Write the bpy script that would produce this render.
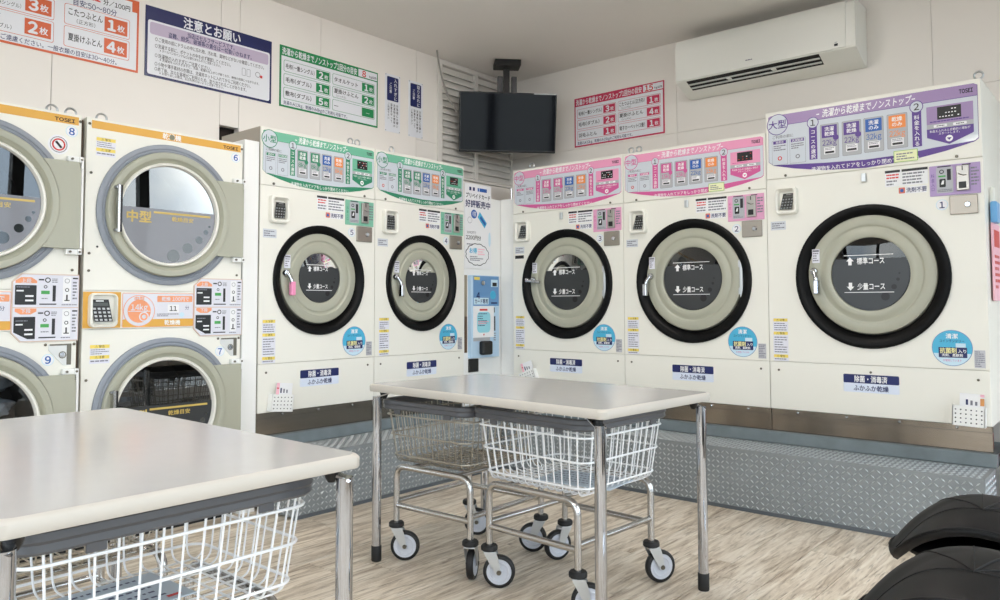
import bpy, bmesh, math, random
from mathutils import Vector, Matrix

random.seed(7)
scene = bpy.context.scene
for o in list(bpy.data.objects):
    bpy.data.objects.remove(o)
COL = scene.collection

# ------------------------------------------------------------------ camera
cam_d = bpy.data.cameras.new('camera')
cam = bpy.data.objects.new('camera', cam_d)
COL.objects.link(cam)
yaw, pitch, roll = -0.7074, 0.0494, -0.0021
fwd = Vector((math.sin(yaw)*math.cos(pitch), math.cos(yaw)*math.cos(pitch), math.sin(pitch)))
rgt = Vector((math.cos(yaw), -math.sin(yaw), 0))
upv = rgt.cross(fwd)
r2 = math.cos(roll)*rgt + math.sin(roll)*upv
u2 = -math.sin(roll)*rgt + math.cos(roll)*upv
m = Matrix((r2, u2, -fwd)).transposed().to_4x4()
m.translation = Vector((2.7732, -4.0401, 1.031))
cam.matrix_world = m
cam_d.sensor_width = 36
cam_d.lens = 762.333*36/1000
cam_d.shift_y = -(300-268.084)/1000
cam_d.clip_start = 0.05
scene.camera = cam

# ------------------------------------------------------------------ world: bright broken-cloud daylight
world = bpy.data.worlds.new('sky')
scene.world = world
world.use_nodes = True
wn = world.node_tree
wn.nodes.clear()
w_out = wn.nodes.new('ShaderNodeOutputWorld')
w_bg = wn.nodes.new('ShaderNodeBackground')
w_tc = wn.nodes.new('ShaderNodeTexCoord')
w_no = wn.nodes.new('ShaderNodeTexNoise')
w_no.inputs['Scale'].default_value = 4.2
w_no.inputs['Detail'].default_value = 5
w_rp = wn.nodes.new('ShaderNodeValToRGB')
w_rp.color_ramp.elements[0].position = 0.38
w_rp.color_ramp.elements[0].color = (0.50, 0.60, 0.74, 1)
w_rp.color_ramp.elements[1].position = 0.6
w_rp.color_ramp.elements[1].color = (0.955, 0.975, 1.0, 1)
wn.links.new(w_tc.outputs['Generated'], w_no.inputs['Vector'])
wn.links.new(w_no.outputs['Fac'], w_rp.inputs['Fac'])
wn.links.new(w_rp.outputs['Color'], w_bg.inputs['Color'])
wn.links.new(w_bg.outputs['Background'], w_out.inputs['Surface'])
w_bg.inputs['Strength'].default_value = 5.9

# ------------------------------------------------------------------ exposure
scene.view_settings.view_transform = 'Standard'
scene.view_settings.look = 'None'
scene.view_settings.gamma = 1.0
scene.view_settings.use_curve_mapping = False
scene.view_settings.exposure = -0.25
scene.cycles.use_denoising = True
scene.cycles.max_bounces = 10
scene.cycles.diffuse_bounces = 5
scene.cycles.transparent_max_bounces = 12
scene.cycles.sample_clamp_indirect = 6.0
scene.cycles.caustics_reflective = False
scene.cycles.caustics_refractive = False

# window portals: guide the sky light in through the real window openings
def portal(loc, rot, sx, sy):
    l = bpy.data.lights.new('window_portal', 'AREA')
    l.shape = 'RECTANGLE'; l.size = sx; l.size_y = sy
    l.cycles.is_portal = True
    o = bpy.data.objects.new('window_portal', l); COL.objects.link(o)
    o.location = loc; o.rotation_euler = rot
XW, YS, HC = 4.3, -6.3, 2.825          # glazed front, rear glazed side, ceiling height
portal((XW+0.02, -2.05, 1.41), (0, math.pi/2, 0), 2.55, 8.4)
portal((1.7, YS-0.02, 1.41), (math.pi/2, 0, 0), 5.0, 2.55)

# ------------------------------------------------------------------ materials
def lin(c):
    c = c/255.0
    return c/12.92 if c <= 0.04045 else ((c+0.055)/1.055)**2.4
def rgb(t): return (lin(t[0]), lin(t[1]), lin(t[2]), 1)
_M = {}
def M(name, col=(200, 200, 200), rough=0.5, metal=0.0, ior=1.45, var=0.0, vscale=8.0, bump=0.0, bscale=200.0, emit=0.0, coat=0.0, stretch=None):
    if name in _M: return _M[name]
    mt = bpy.data.materials.new(name); mt.use_nodes = True
    nt = mt.node_tree; b = nt.nodes['Principled BSDF']
    b.inputs['Base Color'].default_value = rgb(col)
    b.inputs['Roughness'].default_value = rough
    b.inputs['Metallic'].default_value = metal
    b.inputs['IOR'].default_value = ior
    if coat: b.inputs['Coat Weight'].default_value = coat; b.inputs['Coat Roughness'].default_value = 0.05
    if emit:
        b.inputs['Emission Color'].default_value = rgb(col); b.inputs['Emission Strength'].default_value = emit
    tc = None
    if var or bump:
        tc = nt.nodes.new('ShaderNodeTexCoord')
        mp = nt.nodes.new('ShaderNodeMapping')
        if stretch: mp.inputs['Scale'].default_value = stretch
        nt.links.new(tc.outputs['Object'], mp.inputs['Vector'])
    if var:
        n = nt.nodes.new('ShaderNodeTexNoise'); n.inputs['Scale'].default_value = vscale; n.inputs['Detail'].default_value = 4
        nt.links.new(mp.outputs['Vector'], n.inputs['Vector'])
        r = nt.nodes.new('ShaderNodeValToRGB')
        c = rgb(col)
        r.color_ramp.elements[0].position = 0.3; r.color_ramp.elements[1].position = 0.7
        r.color_ramp.elements[0].color = tuple(x*(1-var) for x in c[:3])+(1,)
        r.color_ramp.elements[1].color = tuple(min(1, x*(1+var)) for x in c[:3])+(1,)
        nt.links.new(n.outputs['Fac'], r.inputs['Fac']); nt.links.new(r.outputs['Color'], b.inputs['Base Color'])
    if bump:
        n2 = nt.nodes.new('ShaderNodeTexNoise'); n2.inputs['Scale'].default_value = bscale
        nt.links.new(mp.outputs['Vector'], n2.inputs['Vector'])
        bp = nt.nodes.new('ShaderNodeBump'); bp.inputs['Strength'].default_value = bump; bp.inputs['Distance'].default_value = 0.002
        nt.links.new(n2.outputs['Fac'], bp.inputs['Height']); nt.links.new(bp.outputs['Normal'], b.inputs['Normal'])
    _M[name] = mt
    return mt

def glass_mat(name, tint, ior=1.7, rough=0.01):
    if name in _M: return _M[name]
    mt = bpy.data.materials.new(name); mt.use_nodes = True
    nt = mt.node_tree; nt.nodes.clear()
    out = nt.nodes.new('ShaderNodeOutputMaterial'); mix = nt.nodes.new('ShaderNodeMixShader')
    tr = nt.nodes.new('ShaderNodeBsdfTransparent'); gl = nt.nodes.new('ShaderNodeBsdfGlossy'); fr = nt.nodes.new('ShaderNodeFresnel')
    tr.inputs['Color'].default_value = (*tint, 1); gl.inputs['Roughness'].default_value = rough
    gl.inputs['Color'].default_value = (1, 1, 1, 1)
    fr.inputs['IOR'].default_value = ior
    nt.links.new(fr.outputs['Fac'], mix.inputs['Fac']); nt.links.new(tr.outputs[0], mix.inputs[1]); nt.links.new(gl.outputs[0], mix.inputs[2])
    nt.links.new(mix.outputs[0], out.inputs['Surface'])
    _M[name] = mt
    return mt

CREAM = M('cream_enamel', (236, 234, 225), 0.32, var=0.015, vscale=3)
WHITE = M('white_paint', (240, 240, 238), 0.4)
PAPER = M('white_paper', (238, 238, 240), 0.55)
BLACK = M('black_plastic', (16, 16, 17), 0.35)
RUBBER = M('black_rubber', (22, 22, 23), 0.6)
INK = M('black_ink', (35, 35, 40), 0.5)
GREYINK = M('grey_ink', (125, 125, 135), 0.5)
NAVY = M('navy_print', (24, 34, 92), 0.35)
WINK = M('white_ink', (245, 245, 245), 0.45)
CHROME = M('chrome', (196, 197, 201), 0.06, 1.0)
STEEL = M('stainless_steel', (150, 142, 132), 0.14, 1.0, var=0.06, vscale=6, stretch=(1, 1, 8))
TUBE = M('steel_tube', (196, 195, 194), 0.22, 1.0)
ZINC = M('zinc_plate', (205, 208, 210), 0.35, 0.9)
DOORGREY = M('door_grey_green', (172, 172, 156), 0.35)
GASKET = M('black_gasket', (7, 7, 8), 0.45, ior=1.25)
SCREW = M('screw_metal', (110, 105, 95), 0.35, 0.8)
RIMRING = M('blue_grey_seal', (140, 146, 156), 0.45)
GLASS = glass_mat('door_glass', (0.30, 0.31, 0.31), 1.6)
DGLASS = glass_mat('dryer_glass', (0.28, 0.29, 0.29), 1.97)
PANE = glass_mat('window_glass', (0.96, 0.98, 0.97), 1.3, 0.0)
FILM = M('grey_film', (50, 52, 54), 0.3)
DFILM = M('dryer_grey_film', (122, 122, 128), 0.2, coat=0.35)
GOLD = M('gold_print', (205, 178, 96), 0.4)
DRUM = M('drum_steel', (95, 95, 95), 0.45, 0.6)
ORANGEBAND = M('amber_print', (222, 168, 70), 0.4)
SALMON = M('salmon_print', (240, 160, 116), 0.45)
SKYBLUE = M('sky_blue_print', (74, 176, 214), 0.35)
PALEBLUE = M('pale_blue_print', (200, 226, 240), 0.4)
BLUE = M('blue_print', (40, 92, 170), 0.4)
YELLOW = M('yellow_print', (240, 216, 104), 0.45)
GREENP = M('green_led', (70, 160, 80), 0.4)
RED = M('red_print', (205, 40, 40), 0.4)
PINKP = M('pink_paper', (246, 190, 205), 0.5)
PANELGREY = M('panel_grey_print', (206, 212, 220), 0.28, coat=0.25)
BUTTON = M('button_grey', (176, 178, 182), 0.4)
LILACGREY = M('lilac_grey_print', (222, 222, 232), 0.4)
PORCEL = M('orange_display', (236, 140, 70), 0.4)

# ------------------------------------------------------------------ mesh builder
_T = {}
def glyph(ch):
    """one character as flat mesh; Latin letters and digits use their full-width sans forms."""
    if ch in _T: return _T[ch]
    u = chr(ord(ch)+0xFEE0) if '!' <= ch <= '~' else ch
    c = bpy.data.curves.new('txt', 'FONT'); c.body = u; c.resolution_u = 4 if '!' <= ch <= '~' else 2
    o = bpy.data.objects.new('txt', c)
    me = o.to_mesh()
    vs = [(v.co.x, v.co.y) for v in me.vertices]; fs = [tuple(p.vertices) for p in me.polygons]
    o.to_mesh_clear(); bpy.data.objects.remove(o); bpy.data.curves.remove(c)
    if not vs: _T[ch] = ([], [], .4); return _T[ch]
    xs = [v[0] for v in vs]
    if '!' <= ch <= '~':
        x0 = min(xs)-.05; vs = [(x-x0, y) for x, y in vs]; adv = max(xs)-x0+.05
    else: adv = 1.0
    _T[ch] = (vs, fs, adv)
    return _T[ch]
def text_mesh(s, bold):
    VS, FS = [], []
    rows = s.split('\n')
    for r, row in enumerate(rows):
        gl = [glyph(ch) for ch in row]; x = -sum(g[2] for g in gl)/2
        for vs, fs, adv in gl:
            for q, (dx, dy) in enumerate(((0, 0),) if not bold else ((-bold, 0), (bold, 0), (0, bold), (0, -bold))):
                n = len(VS)
                VS += [(x+v[0]+dx, v[1]-r*1.06+dy, q) for v in vs]; FS += [tuple(n+i for i in f) for f in fs]
            x += adv
    xs = [v[0] for v in VS] or [0]; ys = [v[1] for v in VS] or [0]
    return (VS, FS, min(xs), max(xs), min(ys), max(ys))

class B:
    """collects shapes in one bmesh; faces the -y side (front)."""
    def __init__(self, zo=0.0):
        self.bm = bmesh.new(); self.mats = []; self.zo = zo
    def mi(self, mt):
        if mt not in self.mats: self.mats.append(mt)
        return self.mats.index(mt)
    def _faces(self, vs, fs, mt):
        i = self.mi(mt)
        bv = [self.bm.verts.new(v) for v in vs]
        for f in fs:
            try:
                q = self.bm.faces.new([bv[k] for k in f]); q.material_index = i
            except ValueError: pass
        return bv
    def box(self, x0, x1, y0, y1, z0, z1, mt, bev=0.0, seg=2):
        bm2 = bmesh.new()
        r = bmesh.ops.create_cube(bm2, size=1)
        for v in bm2.verts:
            v.co = Vector(((x0+x1)/2+v.co.x*(x1-x0), (y0+y1)/2+v.co.y*(y1-y0), (z0+z1)/2+v.co.z*(z1-z0)))
        if bev: bmesh.ops.bevel(bm2, geom=list(bm2.edges), offset=bev, segments=seg, affect='EDGES', profile=0.5)
        self.merge(bm2, mt)
        return self
    def merge(self, bm2, mt, mat=None):
        if mat is not None: bm2.transform(mat)
        bm2.verts.index_update()
        vs = [v.co.copy() for v in bm2.verts]
        fs = [[v.index for v in f.verts] for f in bm2.faces]
        bm2.free()
        self._faces(vs, fs, mt)
    def poly(self, pts, mt, y, y1=None):
        n = len(pts)
        a = sum(pts[i][0]*pts[(i+1) % n][1]-pts[(i+1) % n][0]*pts[i][1] for i in range(n))
        if a < 0: pts = pts[::-1]
        if y1 is None:
            self._faces([(p[0], y, p[1]) for p in pts], [list(range(n))], mt)
        else:
            vs = [(p[0], y, p[1]) for p in pts]+[(p[0], y1, p[1]) for p in pts]
            fs = [list(range(n)), list(range(2*n-1, n-1, -1))]+[[(i+1) % n, i, n+i, n+(i+1) % n] for i in range(n)]
            self._faces(vs, fs, mt)
        return self
    def rr_pts(self, x0, x1, z0, z1, r, seg=4):
        r = min(r, (x1-x0)/2*.999, (z1-z0)/2*.999)
        if r <= 0: return [(x0, z0), (x1, z0), (x1, z1), (x0, z1)]
        pts = []
        for cx, cz, a0 in ((x1-r, z0+r, -90), (x1-r, z1-r, 0), (x0+r, z1-r, 90), (x0+r, z0+r, 180)):
            for k in range(seg+1):
                a = math.radians(a0+90*k/seg); pts.append((cx+r*math.cos(a), cz+r*math.sin(a)))
        return pts
    def rect(self, x0, x1, z0, z1, mt, y, y1=None, r=0.0):
        return self.poly(self.rr_pts(x0, x1, z0, z1, r), mt, y, y1)
    def disc(self, cx, cz, r, mt, y, y1=None, n=28, rz=None):
        rz = rz or r
        return self.poly([(cx+r*math.cos(2*math.pi*k/n), cz+rz*math.sin(2*math.pi*k/n)) for k in range(n)], mt, y, y1)
    def ring(self, cx, cz, ro, ri, mt, y, n=32):
        vs = []
        for k in range(n):
            a = 2*math.pi*k/n
            vs += [(cx+ro*math.cos(a), y, cz+ro*math.sin(a)), (cx+ri*math.cos(a), y, cz+ri*math.sin(a))]
        self._faces(vs, [[2*k, (2*k+2) % (2*n), (2*k+3) % (2*n), 2*k+1] for k in range(n)], mt)
        return self
    def frame(self, x0, x1, z0, z1, t, mt, y, r=0.0):
        a = self.rr_pts(x0, x1, z0, z1, r); b = self.rr_pts(x0+t, x1-t, z0+t, z1-t, max(r-t, 0.0005) if r else 0)
        n = len(a)
        self._faces([(p[0], y, p[1]) for p in a]+[(p[0], y, p[1]) for p in b], [[i, (i+1) % n, n+(i+1) % n, n+i] for i in range(n)], mt)
        return self
    def lathe(self, cx, cz, prof, mt, n=48, cap0=False, cap1=False):
        """prof: list of (radius, y); axis along y."""
        vs = []; m_ = len(prof)
        for k in range(n):
            a = 2*math.pi*k/n
            for (r, y) in prof: vs.append((cx+r*math.cos(a), y, cz+r*math.sin(a)))
        fs = []
        for k in range(n):
            k2 = (k+1) % n
            for j in range(m_-1): fs.append([k*m_+j, k*m_+j+1, k2*m_+j+1, k2*m_+j])
        if cap0: fs.append([k*m_ for k in range(n)])
        if cap1: fs.append([k*m_+m_-1 for k in range(n-1, -1, -1)])
        self._faces(vs, fs, mt)
        return self
    def lathez(self, cx, cy, prof, mt, n=24, cap0=True, cap1=True):
        """prof: list of (radius, z); axis vertical."""
        vs = []; m_ = len(prof)
        for k in range(n):
            a = 2*math.pi*k/n
            for (r, z) in prof: vs.append((cx+r*math.cos(a), cy+r*math.sin(a), z))
        fs = []
        for k in range(n):
            k2 = (k+1) % n
            for j in range(m_-1): fs.append([k*m_+j, k2*m_+j, k2*m_+j+1, k*m_+j+1])
        if cap0: fs.append([k*m_ for k in range(n-1, -1, -1)])
        if cap1: fs.append([k*m_+m_-1 for k in range(n)])
        self._faces(vs, fs, mt)
        return self
    def plate_hole(self, x0, x1, z0, z1, cx, cz, r, y0, y1, mt, n=48):
        """flat plate in xz with a round hole."""
        ang = [2*math.pi*k/n for k in range(n)]
        for qx, qz in ((x0, z0), (x1, z0), (x1, z1), (x0, z1)): ang.append(math.atan2(qz-cz, qx-cx) % (2*math.pi))
        ang = sorted(set(ang))
        n = len(ang); vs = []
        for y in (y0, y1):
            for a in ang:
                c, s = math.cos(a), math.sin(a)
                t = min([(x1-cx)/c if c > 1e-9 else 1e9, (x0-cx)/c if c < -1e-9 else 1e9, (z1-cz)/s if s > 1e-9 else 1e9, (z0-cz)/s if s < -1e-9 else 1e9])
                vs += [(cx+r*c, y, cz+r*s), (cx+t*c, y, cz+t*s)]
        fs = []
        for k in range(n):
            k2 = (k+1) % n
            fs.append([2*k, 2*k+1, 2*k2+1, 2*k2])
            fs.append([2*n+2*k2, 2*n+2*k2+1, 2*n+2*k+1, 2*n+2*k])
            fs.append([2*k, 2*k2, 2*n+2*k2, 2*n+2*k])
            fs.append([2*k2+1, 2*k+1, 2*n+2*k+1, 2*n+2*k2+1])
        self._faces(vs, fs, mt)
        return self
    def tube(self, pts, r, mt, n=8, closed=False):
        pts = [Vector(p) for p in pts]; N = len(pts)
        rings = []; prev = None
        for i, p in enumerate(pts):
            if closed: t = (pts[(i+1) % N]-pts[i-1]).normalized()
            elif i == 0: t = (pts[1]-pts[0]).normalized()
            elif i == N-1: t = (pts[-1]-pts[-2]).normalized()
            else: t = ((pts[i+1]-p).normalized()+(p-pts[i-1]).normalized()).normalized()
            if prev is None:
                a = Vector((0, 0, 1)) if abs(t.z) < 0.9 else Vector((1, 0, 0))
                u = t.cross(a).normalized()
            else:
                u = (prev-t*prev.dot(t))
                u = u.normalized() if u.length > 1e-6 else t.orthogonal().normalized()
            prev = u; w = t.cross(u)
            rings.append([p+r*(math.cos(2*math.pi*k/n)*u+math.sin(2*math.pi*k/n)*w) for k in range(n)])
        vs = [v for rg in rings for v in rg]; fs = []
        for i in range(N if closed else N-1):
            j = (i+1) % N
            for k in range(n): fs.append([i*n+k, i*n+(k+1) % n, j*n+(k+1) % n, j*n+k])
        if not closed: fs += [list(range(n-1, -1, -1)), [(N-1)*n+k for k in range(n)]]
        self._faces(vs, fs, mt)
        return self
    def text(self, s, cx, cz, h, mt, y, maxw=None, bold=0.0, align='c', fillw=None, skew=0.0):
        """one line of print, h = glyph height, centred (or l/r aligned) on cx, cz."""
        vs, fs, a, b, c, d = text_mesh(s, bold)
        if not vs: return self
        nl = s.count('\n')+1
        k = h*nl/max(d-c, 1e-6) if nl > 1 else h/0.86
        kx = k; w = (b-a)*kx
        if fillw: kx *= fillw/w; w = fillw
        elif maxw and w > maxw: kx *= maxw/w; w = maxw
        x0 = cx-w/2 if align == 'c' else (cx if align == 'l' else cx-w)
        zc = (c+d)/2 if nl > 1 else 0.38
        self._faces([(x0+(v[0]-a)*kx+skew*(v[1]-zc)*k, y-.00008*v[2], cz+(v[1]-zc)*k) for v in vs], fs, mt)
        return self
    def lines(self, x0, x1, z0, z1, n, mt, y, fill=0.5, words=True):
        """rows of illegibly small print as broken strokes."""
        rnd = random.Random(int((x0*7+z0*13+n*31)*1000))
        p = (z1-z0)/n
        for i in range(n):
            zc = z1-(i+.5)*p; x = x0; e = x1 if rnd.random() < .6 else x0+(x1-x0)*rnd.uniform(.5, .95)
            while x < e-1e-6:
                w = min(rnd.uniform(.5, 1.6)*p, e-x)
                self.rect(x, x+w*.86, zc-p*fill/2, zc+p*fill/2, mt, y); x += w
        return self
    def build(self, name, parent=None, smooth=None, **props):
        if self.zo:
            for v in self.bm.verts: v.co.z -= self.zo
        me = bpy.data.meshes.new(name)
        self.bm.to_mesh(me); self.bm.free()
        for mt in self.mats: me.materials.append(mt)
        if smooth is not None:
            for p in me.polygons: p.use_smooth = True
            try: me.set_sharp_from_angle(angle=math.radians(smooth))
            except Exception: pass
        o = bpy.data.objects.new(name, me); COL.objects.link(o)
        if parent is not None: o.parent = parent
        for k, v in props.items(): o[k] = v
        return o

def empty(name, loc=(0, 0, 0), rz=0.0, label=None, cat=None, group=None, kind=None):
    o = bpy.data.objects.new(name, None); o.empty_display_size = 0.1
    COL.objects.link(o); o.location = loc; o.rotation_euler = (0, 0, rz)
    tag(o, label, cat, group, kind)
    return o
def tag(o, label=None, cat=None, group=None, kind=None):
    if label: o['label'] = label
    if cat: o['category'] = cat
    if group: o['group'] = group
    if kind: o['kind'] = kind
    return o
def fillet(pts, r, n=6):
    """round the inner corners of a polyline."""
    pts = [Vector(p) for p in pts]; out = [pts[0]]
    for i in range(1, len(pts)-1):
        a, b, c = pts[i-1], pts[i], pts[i+1]
        d1 = (a-b); d2 = (c-b); rr = min(r, d1.length*.49, d2.length*.49)
        p0 = b+d1.normalized()*rr; p1 = b+d2.normalized()*rr
        for k in range(n+1):
            t = k/n; out.append((1-t)**2*p0+2*t*(1-t)*b+t*t*p1)
    out.append(pts[-1])
    return out
def copy_tree(o, parent=None):
    c = o.copy(); COL.objects.link(c); c.parent = parent
    for ch in list(o.children): copy_tree(ch, c)
    return c
HALF = math.pi/2

# ------------------------------------------------------------------ the room
XA, YB = -1.10, 0.634
WALLM = M('wall_board', (234, 229, 223), 0.6, var=0.012, vscale=2.0)
CEILM = M('ceiling_board', (234, 230, 226), 0.75, var=0.012, vscale=1.5)
GAPM = M('dark_gap', (90, 84, 76), 0.9)
VOID = M('dark_void', (40, 30, 26), 0.9)

def floor_material():
    mt = bpy.data.materials.new('pale_wood_vinyl'); mt.use_nodes = True
    nt = mt.node_tree; b = nt.nodes['Principled BSDF']
    tc = nt.nodes.new('ShaderNodeTexCoord'); oi = nt.nodes.new('ShaderNodeObjectInfo')
    ad = nt.nodes.new('ShaderNodeVectorMath'); ad.operation = 'ADD'
    mu = nt.nodes.new('ShaderNodeVectorMath'); mu.operation = 'SCALE'
    cb = nt.nodes.new('ShaderNodeCombineXYZ')
    for k in range(3): nt.links.new(oi.outputs['Random'], cb.inputs[k])
    nt.links.new(cb.outputs[0], mu.inputs[0]); mu.inputs['Scale'].default_value = 37.0
    nt.links.new(tc.outputs['Object'], ad.inputs[0]); nt.links.new(mu.outputs[0], ad.inputs[1])
    mp = nt.nodes.new('ShaderNodeMapping'); mp.inputs['Scale'].default_value = (30, 3.0, 1)
    nt.links.new(ad.outputs[0], mp.inputs['Vector'])
    n1 = nt.nodes.new('ShaderNodeTexNoise'); n1.inputs['Scale'].default_value = 1.0; n1.inputs['Detail'].default_value = 6; n1.inputs['Roughness'].default_value = 0.65; n1.inputs['Distortion'].default_value = 0.9
    nt.links.new(mp.outputs[0], n1.inputs['Vector'])
    r1 = nt.nodes.new('ShaderNodeValToRGB'); cr = r1.color_ramp
    cr.elements[0].position = 0.28; cr.elements[0].color = rgb((134, 116, 98))
    cr.elements[1].position = 0.68; cr.elements[1].color = rgb((240, 231, 217))
    e = cr.elements.new(0.40); e.color = rgb((190, 174, 154))
    e = cr.elements.new(0.52); e.color = rgb((220, 207, 189))
    nt.links.new(n1.outputs['Fac'], r1.inputs['Fac'])
    mp2 = nt.nodes.new('ShaderNodeMapping'); mp2.inputs['Scale'].default_value = (95, 7, 1)
    nt.links.new(ad.outputs[0], mp2.inputs['Vector'])
    n2 = nt.nodes.new('ShaderNodeTexNoise'); n2.inputs['Scale'].default_value = 1.0; n2.inputs['Detail'].default_value = 5; n2.inputs['Roughness'].default_value = 0.7
    nt.links.new(mp2.outputs[0], n2.inputs['Vector'])
    r2_ = nt.nodes.new('ShaderNodeValToRGB')
    r2_.color_ramp.elements[0].position = 0.33; r2_.color_ramp.elements[0].color = (0.42, 0.38, 0.33, 1)
    r2_.color_ramp.elements[1].position = 0.47; r2_.color_ramp.elements[1].color = (1, 1, 1, 1)
    nt.links.new(n2.outputs['Fac'], r2_.inputs['Fac'])
    mx = nt.nodes.new('ShaderNodeMixRGB'); mx.blend_type = 'MULTIPLY'; mx.inputs[0].default_value = 0.9
    nt.links.new(r1.outputs[0], mx.inputs[1]); nt.links.new(r2_.outputs[0], mx.inputs[2])
    hv = nt.nodes.new('ShaderNodeHueSaturation')
    ma = nt.nodes.new('ShaderNodeMapRange'); ma.inputs[3].default_value = .96; ma.inputs[4].default_value = 1.12
    nt.links.new(oi.outputs['Random'], ma.inputs[0]); nt.links.new(ma.outputs[0], hv.inputs['Value'])
    nt.links.new(mx.outputs[0], hv.inputs['Color']); nt.links.new(hv.outputs[0], b.inputs['Base Color'])
    b.inputs['Roughness'].default_value = 0.45
    bp = nt.nodes.new('ShaderNodeBump'); bp.inputs['Strength'].default_value = 0.15; bp.inputs['Distance'].default_value = 0.001
    nt.links.new(n2.outputs['Fac'], bp.inputs['Height']); nt.links.new(bp.outputs[0], b.inputs['Normal'])
    return mt
WOOD = floor_material()

fl = B().box(XA, XW, YS, 2.3, -0.12, -0.004, GAPM).build('floor'); tag(fl, 'pale wood-look plank floor of the laundry room', kind='structure')
PW, PL = 0.187, 0.93
plank_me = None
ra = random.Random(3)
nrow = int((XW-XA)/PW)+1
x_first = 1.648-15*PW
for i in range(nrow+1):
    x0 = x_first+i*PW
    if x0 > XW-0.02: break
    if x0 < XA: continue
    ph = {15: -0.715, 14: -1.25}.get(i, -0.3-ra.uniform(0, PL))
    y = ph
    while y < -0.28: y += PL
    while y > YS+0.05:
        ya, yb_ = max(y-PL, YS), min(y, -0.28)
        full = abs((yb_-ya)-PL) < 1e-4
        if full and plank_me:
            p = bpy.data.objects.new('plank', plank_me); COL.objects.link(p); p.parent = fl
        else:
            L = yb_-ya
            p = B().box(-PW/2+.0014, PW/2-.0014, -L/2+.0014, L/2-.0014, -0.004, 0.0, WOOD).build('plank', fl)
            if full: plank_me = p.data
        p.location = (x0+PW/2, (ya+yb_)/2, 0)
        y -= PL
# narrow strip of floor under the dryers
p = B().box(XA, x_first+PW*max(0, math.ceil((XA-x_first)/PW))-.0011, YS, -0.28, -0.004, 0.0, WOOD).build('plank', fl)

ce = B().box(XA-.1, XW+.12, YS-.12, 2.3, HC, HC+0.1, CEILM).build('ceiling'); tag(ce, 'plain pale grey board ceiling', kind='structure')

# wall with the dryers and small washers: boards with fine joints, a duct cut-out and a louvre window
wa = empty('wall_left', (XA, 0, 0), 0, 'off-white boarded wall behind the dryers and green washers', kind='structure')
def wp(y0, y1, z0, z1):
    B().box(-0.05, 0, y0+.0015, y1-.0015, z0+.001, z1-.001, WALLM).build('wall_panel', wa)
seams = [-6.3, -5.27, -4.42, -3.577, -2.731, -1.885]
for a, b_ in zip(seams, seams[1:]): wp(a, b_, 0, HC)
wp(-1.885, -1.770, 2.03, HC); wp(-1.770, -1.219, 0, HC)
wp(-1.885, -1.770, 0, 1.2)
wp(-1.219, -0.41, 0, HC)
wp(-0.41, -0.205, 0, 2.195); wp(-0.41, -0.205, 2.195, HC)
wp(-0.205, YB, 0, 1.965)
B().box(-0.20, -0.055, -6.3, YB, 0, HC, VOID).build('backing', wa)

# wall behind the pink and purple washers
wb = empty('wall_back', (0, YB, 0), 0, 'off-white wall behind the pink and purple washers', kind='structure')
def wq(x0, x1, z0, z1): B().box(x0+.001, x1-.001, 0, 0.05, z0+.001, z1-.001, WALLM).build('wall_panel', wb)
for a, b_ in ((XA, 0.36), (0.36, 1.9), (1.9, 3.1)):
    wq(a, b_, 0, 2.2); wq(a, b_, 2.2, HC)
B().box(XA, 3.1, 0.055, 0.12, 0, HC, GAPM).build('backing', wb)
wc = B().box(3.0, 3.1, YB+.13, 2.2, 0, HC, WALLM).build('wall_alcove'); tag(wc, 'plain side wall of the entrance alcove', kind='structure')
wd = B().box(3.1, XW, 2.2, 2.3, 0, HC, WALLM).build('wall_entrance'); tag(wd, 'plain end wall of the entrance alcove', kind='structure')

# glazed sides (out of frame: they light the room and show in the door glass)
FRAME = M('dark_window_frame', (34, 34, 36), 0.45)
def glazed(name, loc, rz, L, posts, label):
    w = empty(name, loc, rz, label, kind='structure')
    B().box(0, L, 0, 0.12, 0, 0.12, WALLM).build('window_sill', w)
    B().box(0, L, 0, 0.12, 2.70, HC, WALLM).build('header', w)
    for p_ in posts: B().box(p_-.055, p_+.055, 0.0, 0.10, 0.12, 2.70, FRAME).build('window_post', w)
    for a, b_ in zip(posts, posts[1:]): B().box(a+.055, b_-.055, 0.05, 0.056, 0.12, 2.70, PANE).build('window_pane', w)
# local x runs along the wall, local y points outwards
glazed('window_1', (XW, 2.2, 0), -HALF, 2.2-YS, [0.06, 1.24, 2.44, 3.64, 4.84, 6.04, 7.24, 8.44], 'tall glazed shop front with dark posts')
glazed('window_2', (XW, YS, 0), math.pi, XW-XA, [0.06, 1.3, 2.6, 3.9, 5.34], 'glazed side with dark posts opposite the pink washers')
gr = B().box(-30, 40, -45, 40, -0.3, -0.15, M('asphalt', (120, 120, 118), 0.9, var=0.1, vscale=3)).build('ground'); tag(gr, 'grey asphalt ground outside the shop', kind='structure')

# ceiling fluorescent fittings (above and behind the frame)
TUBEL = M('fluorescent_tube', (255, 249, 243), 0.5, emit=72.0)
def ceiling_light(loc, rz, lab):
    t = empty('ceiling_light', loc, rz, lab, 'light', 'fluorescent ceiling lights')
    B().box(-0.62, 0.62, -0.09, 0.09, -0.05, 0, WHITE, 0.008).build('housing', t)
    for s in (-0.045, 0.045):
        B().tube([(-0.58, s, -0.07), (0.58, s, -0.07)], 0.016, TUBEL, 10).build('tube', t)
ceiling_light((.95, -1.55, HC), HALF, 'twin tube ceiling light over the folding tables')
ceiling_light((2.9, -2.9, HC), HALF, 'twin tube ceiling light in front of the purple washer')
ceiling_light((1.9, -5.2, HC), 0, 'twin tube ceiling light by the rear glazed side')

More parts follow.
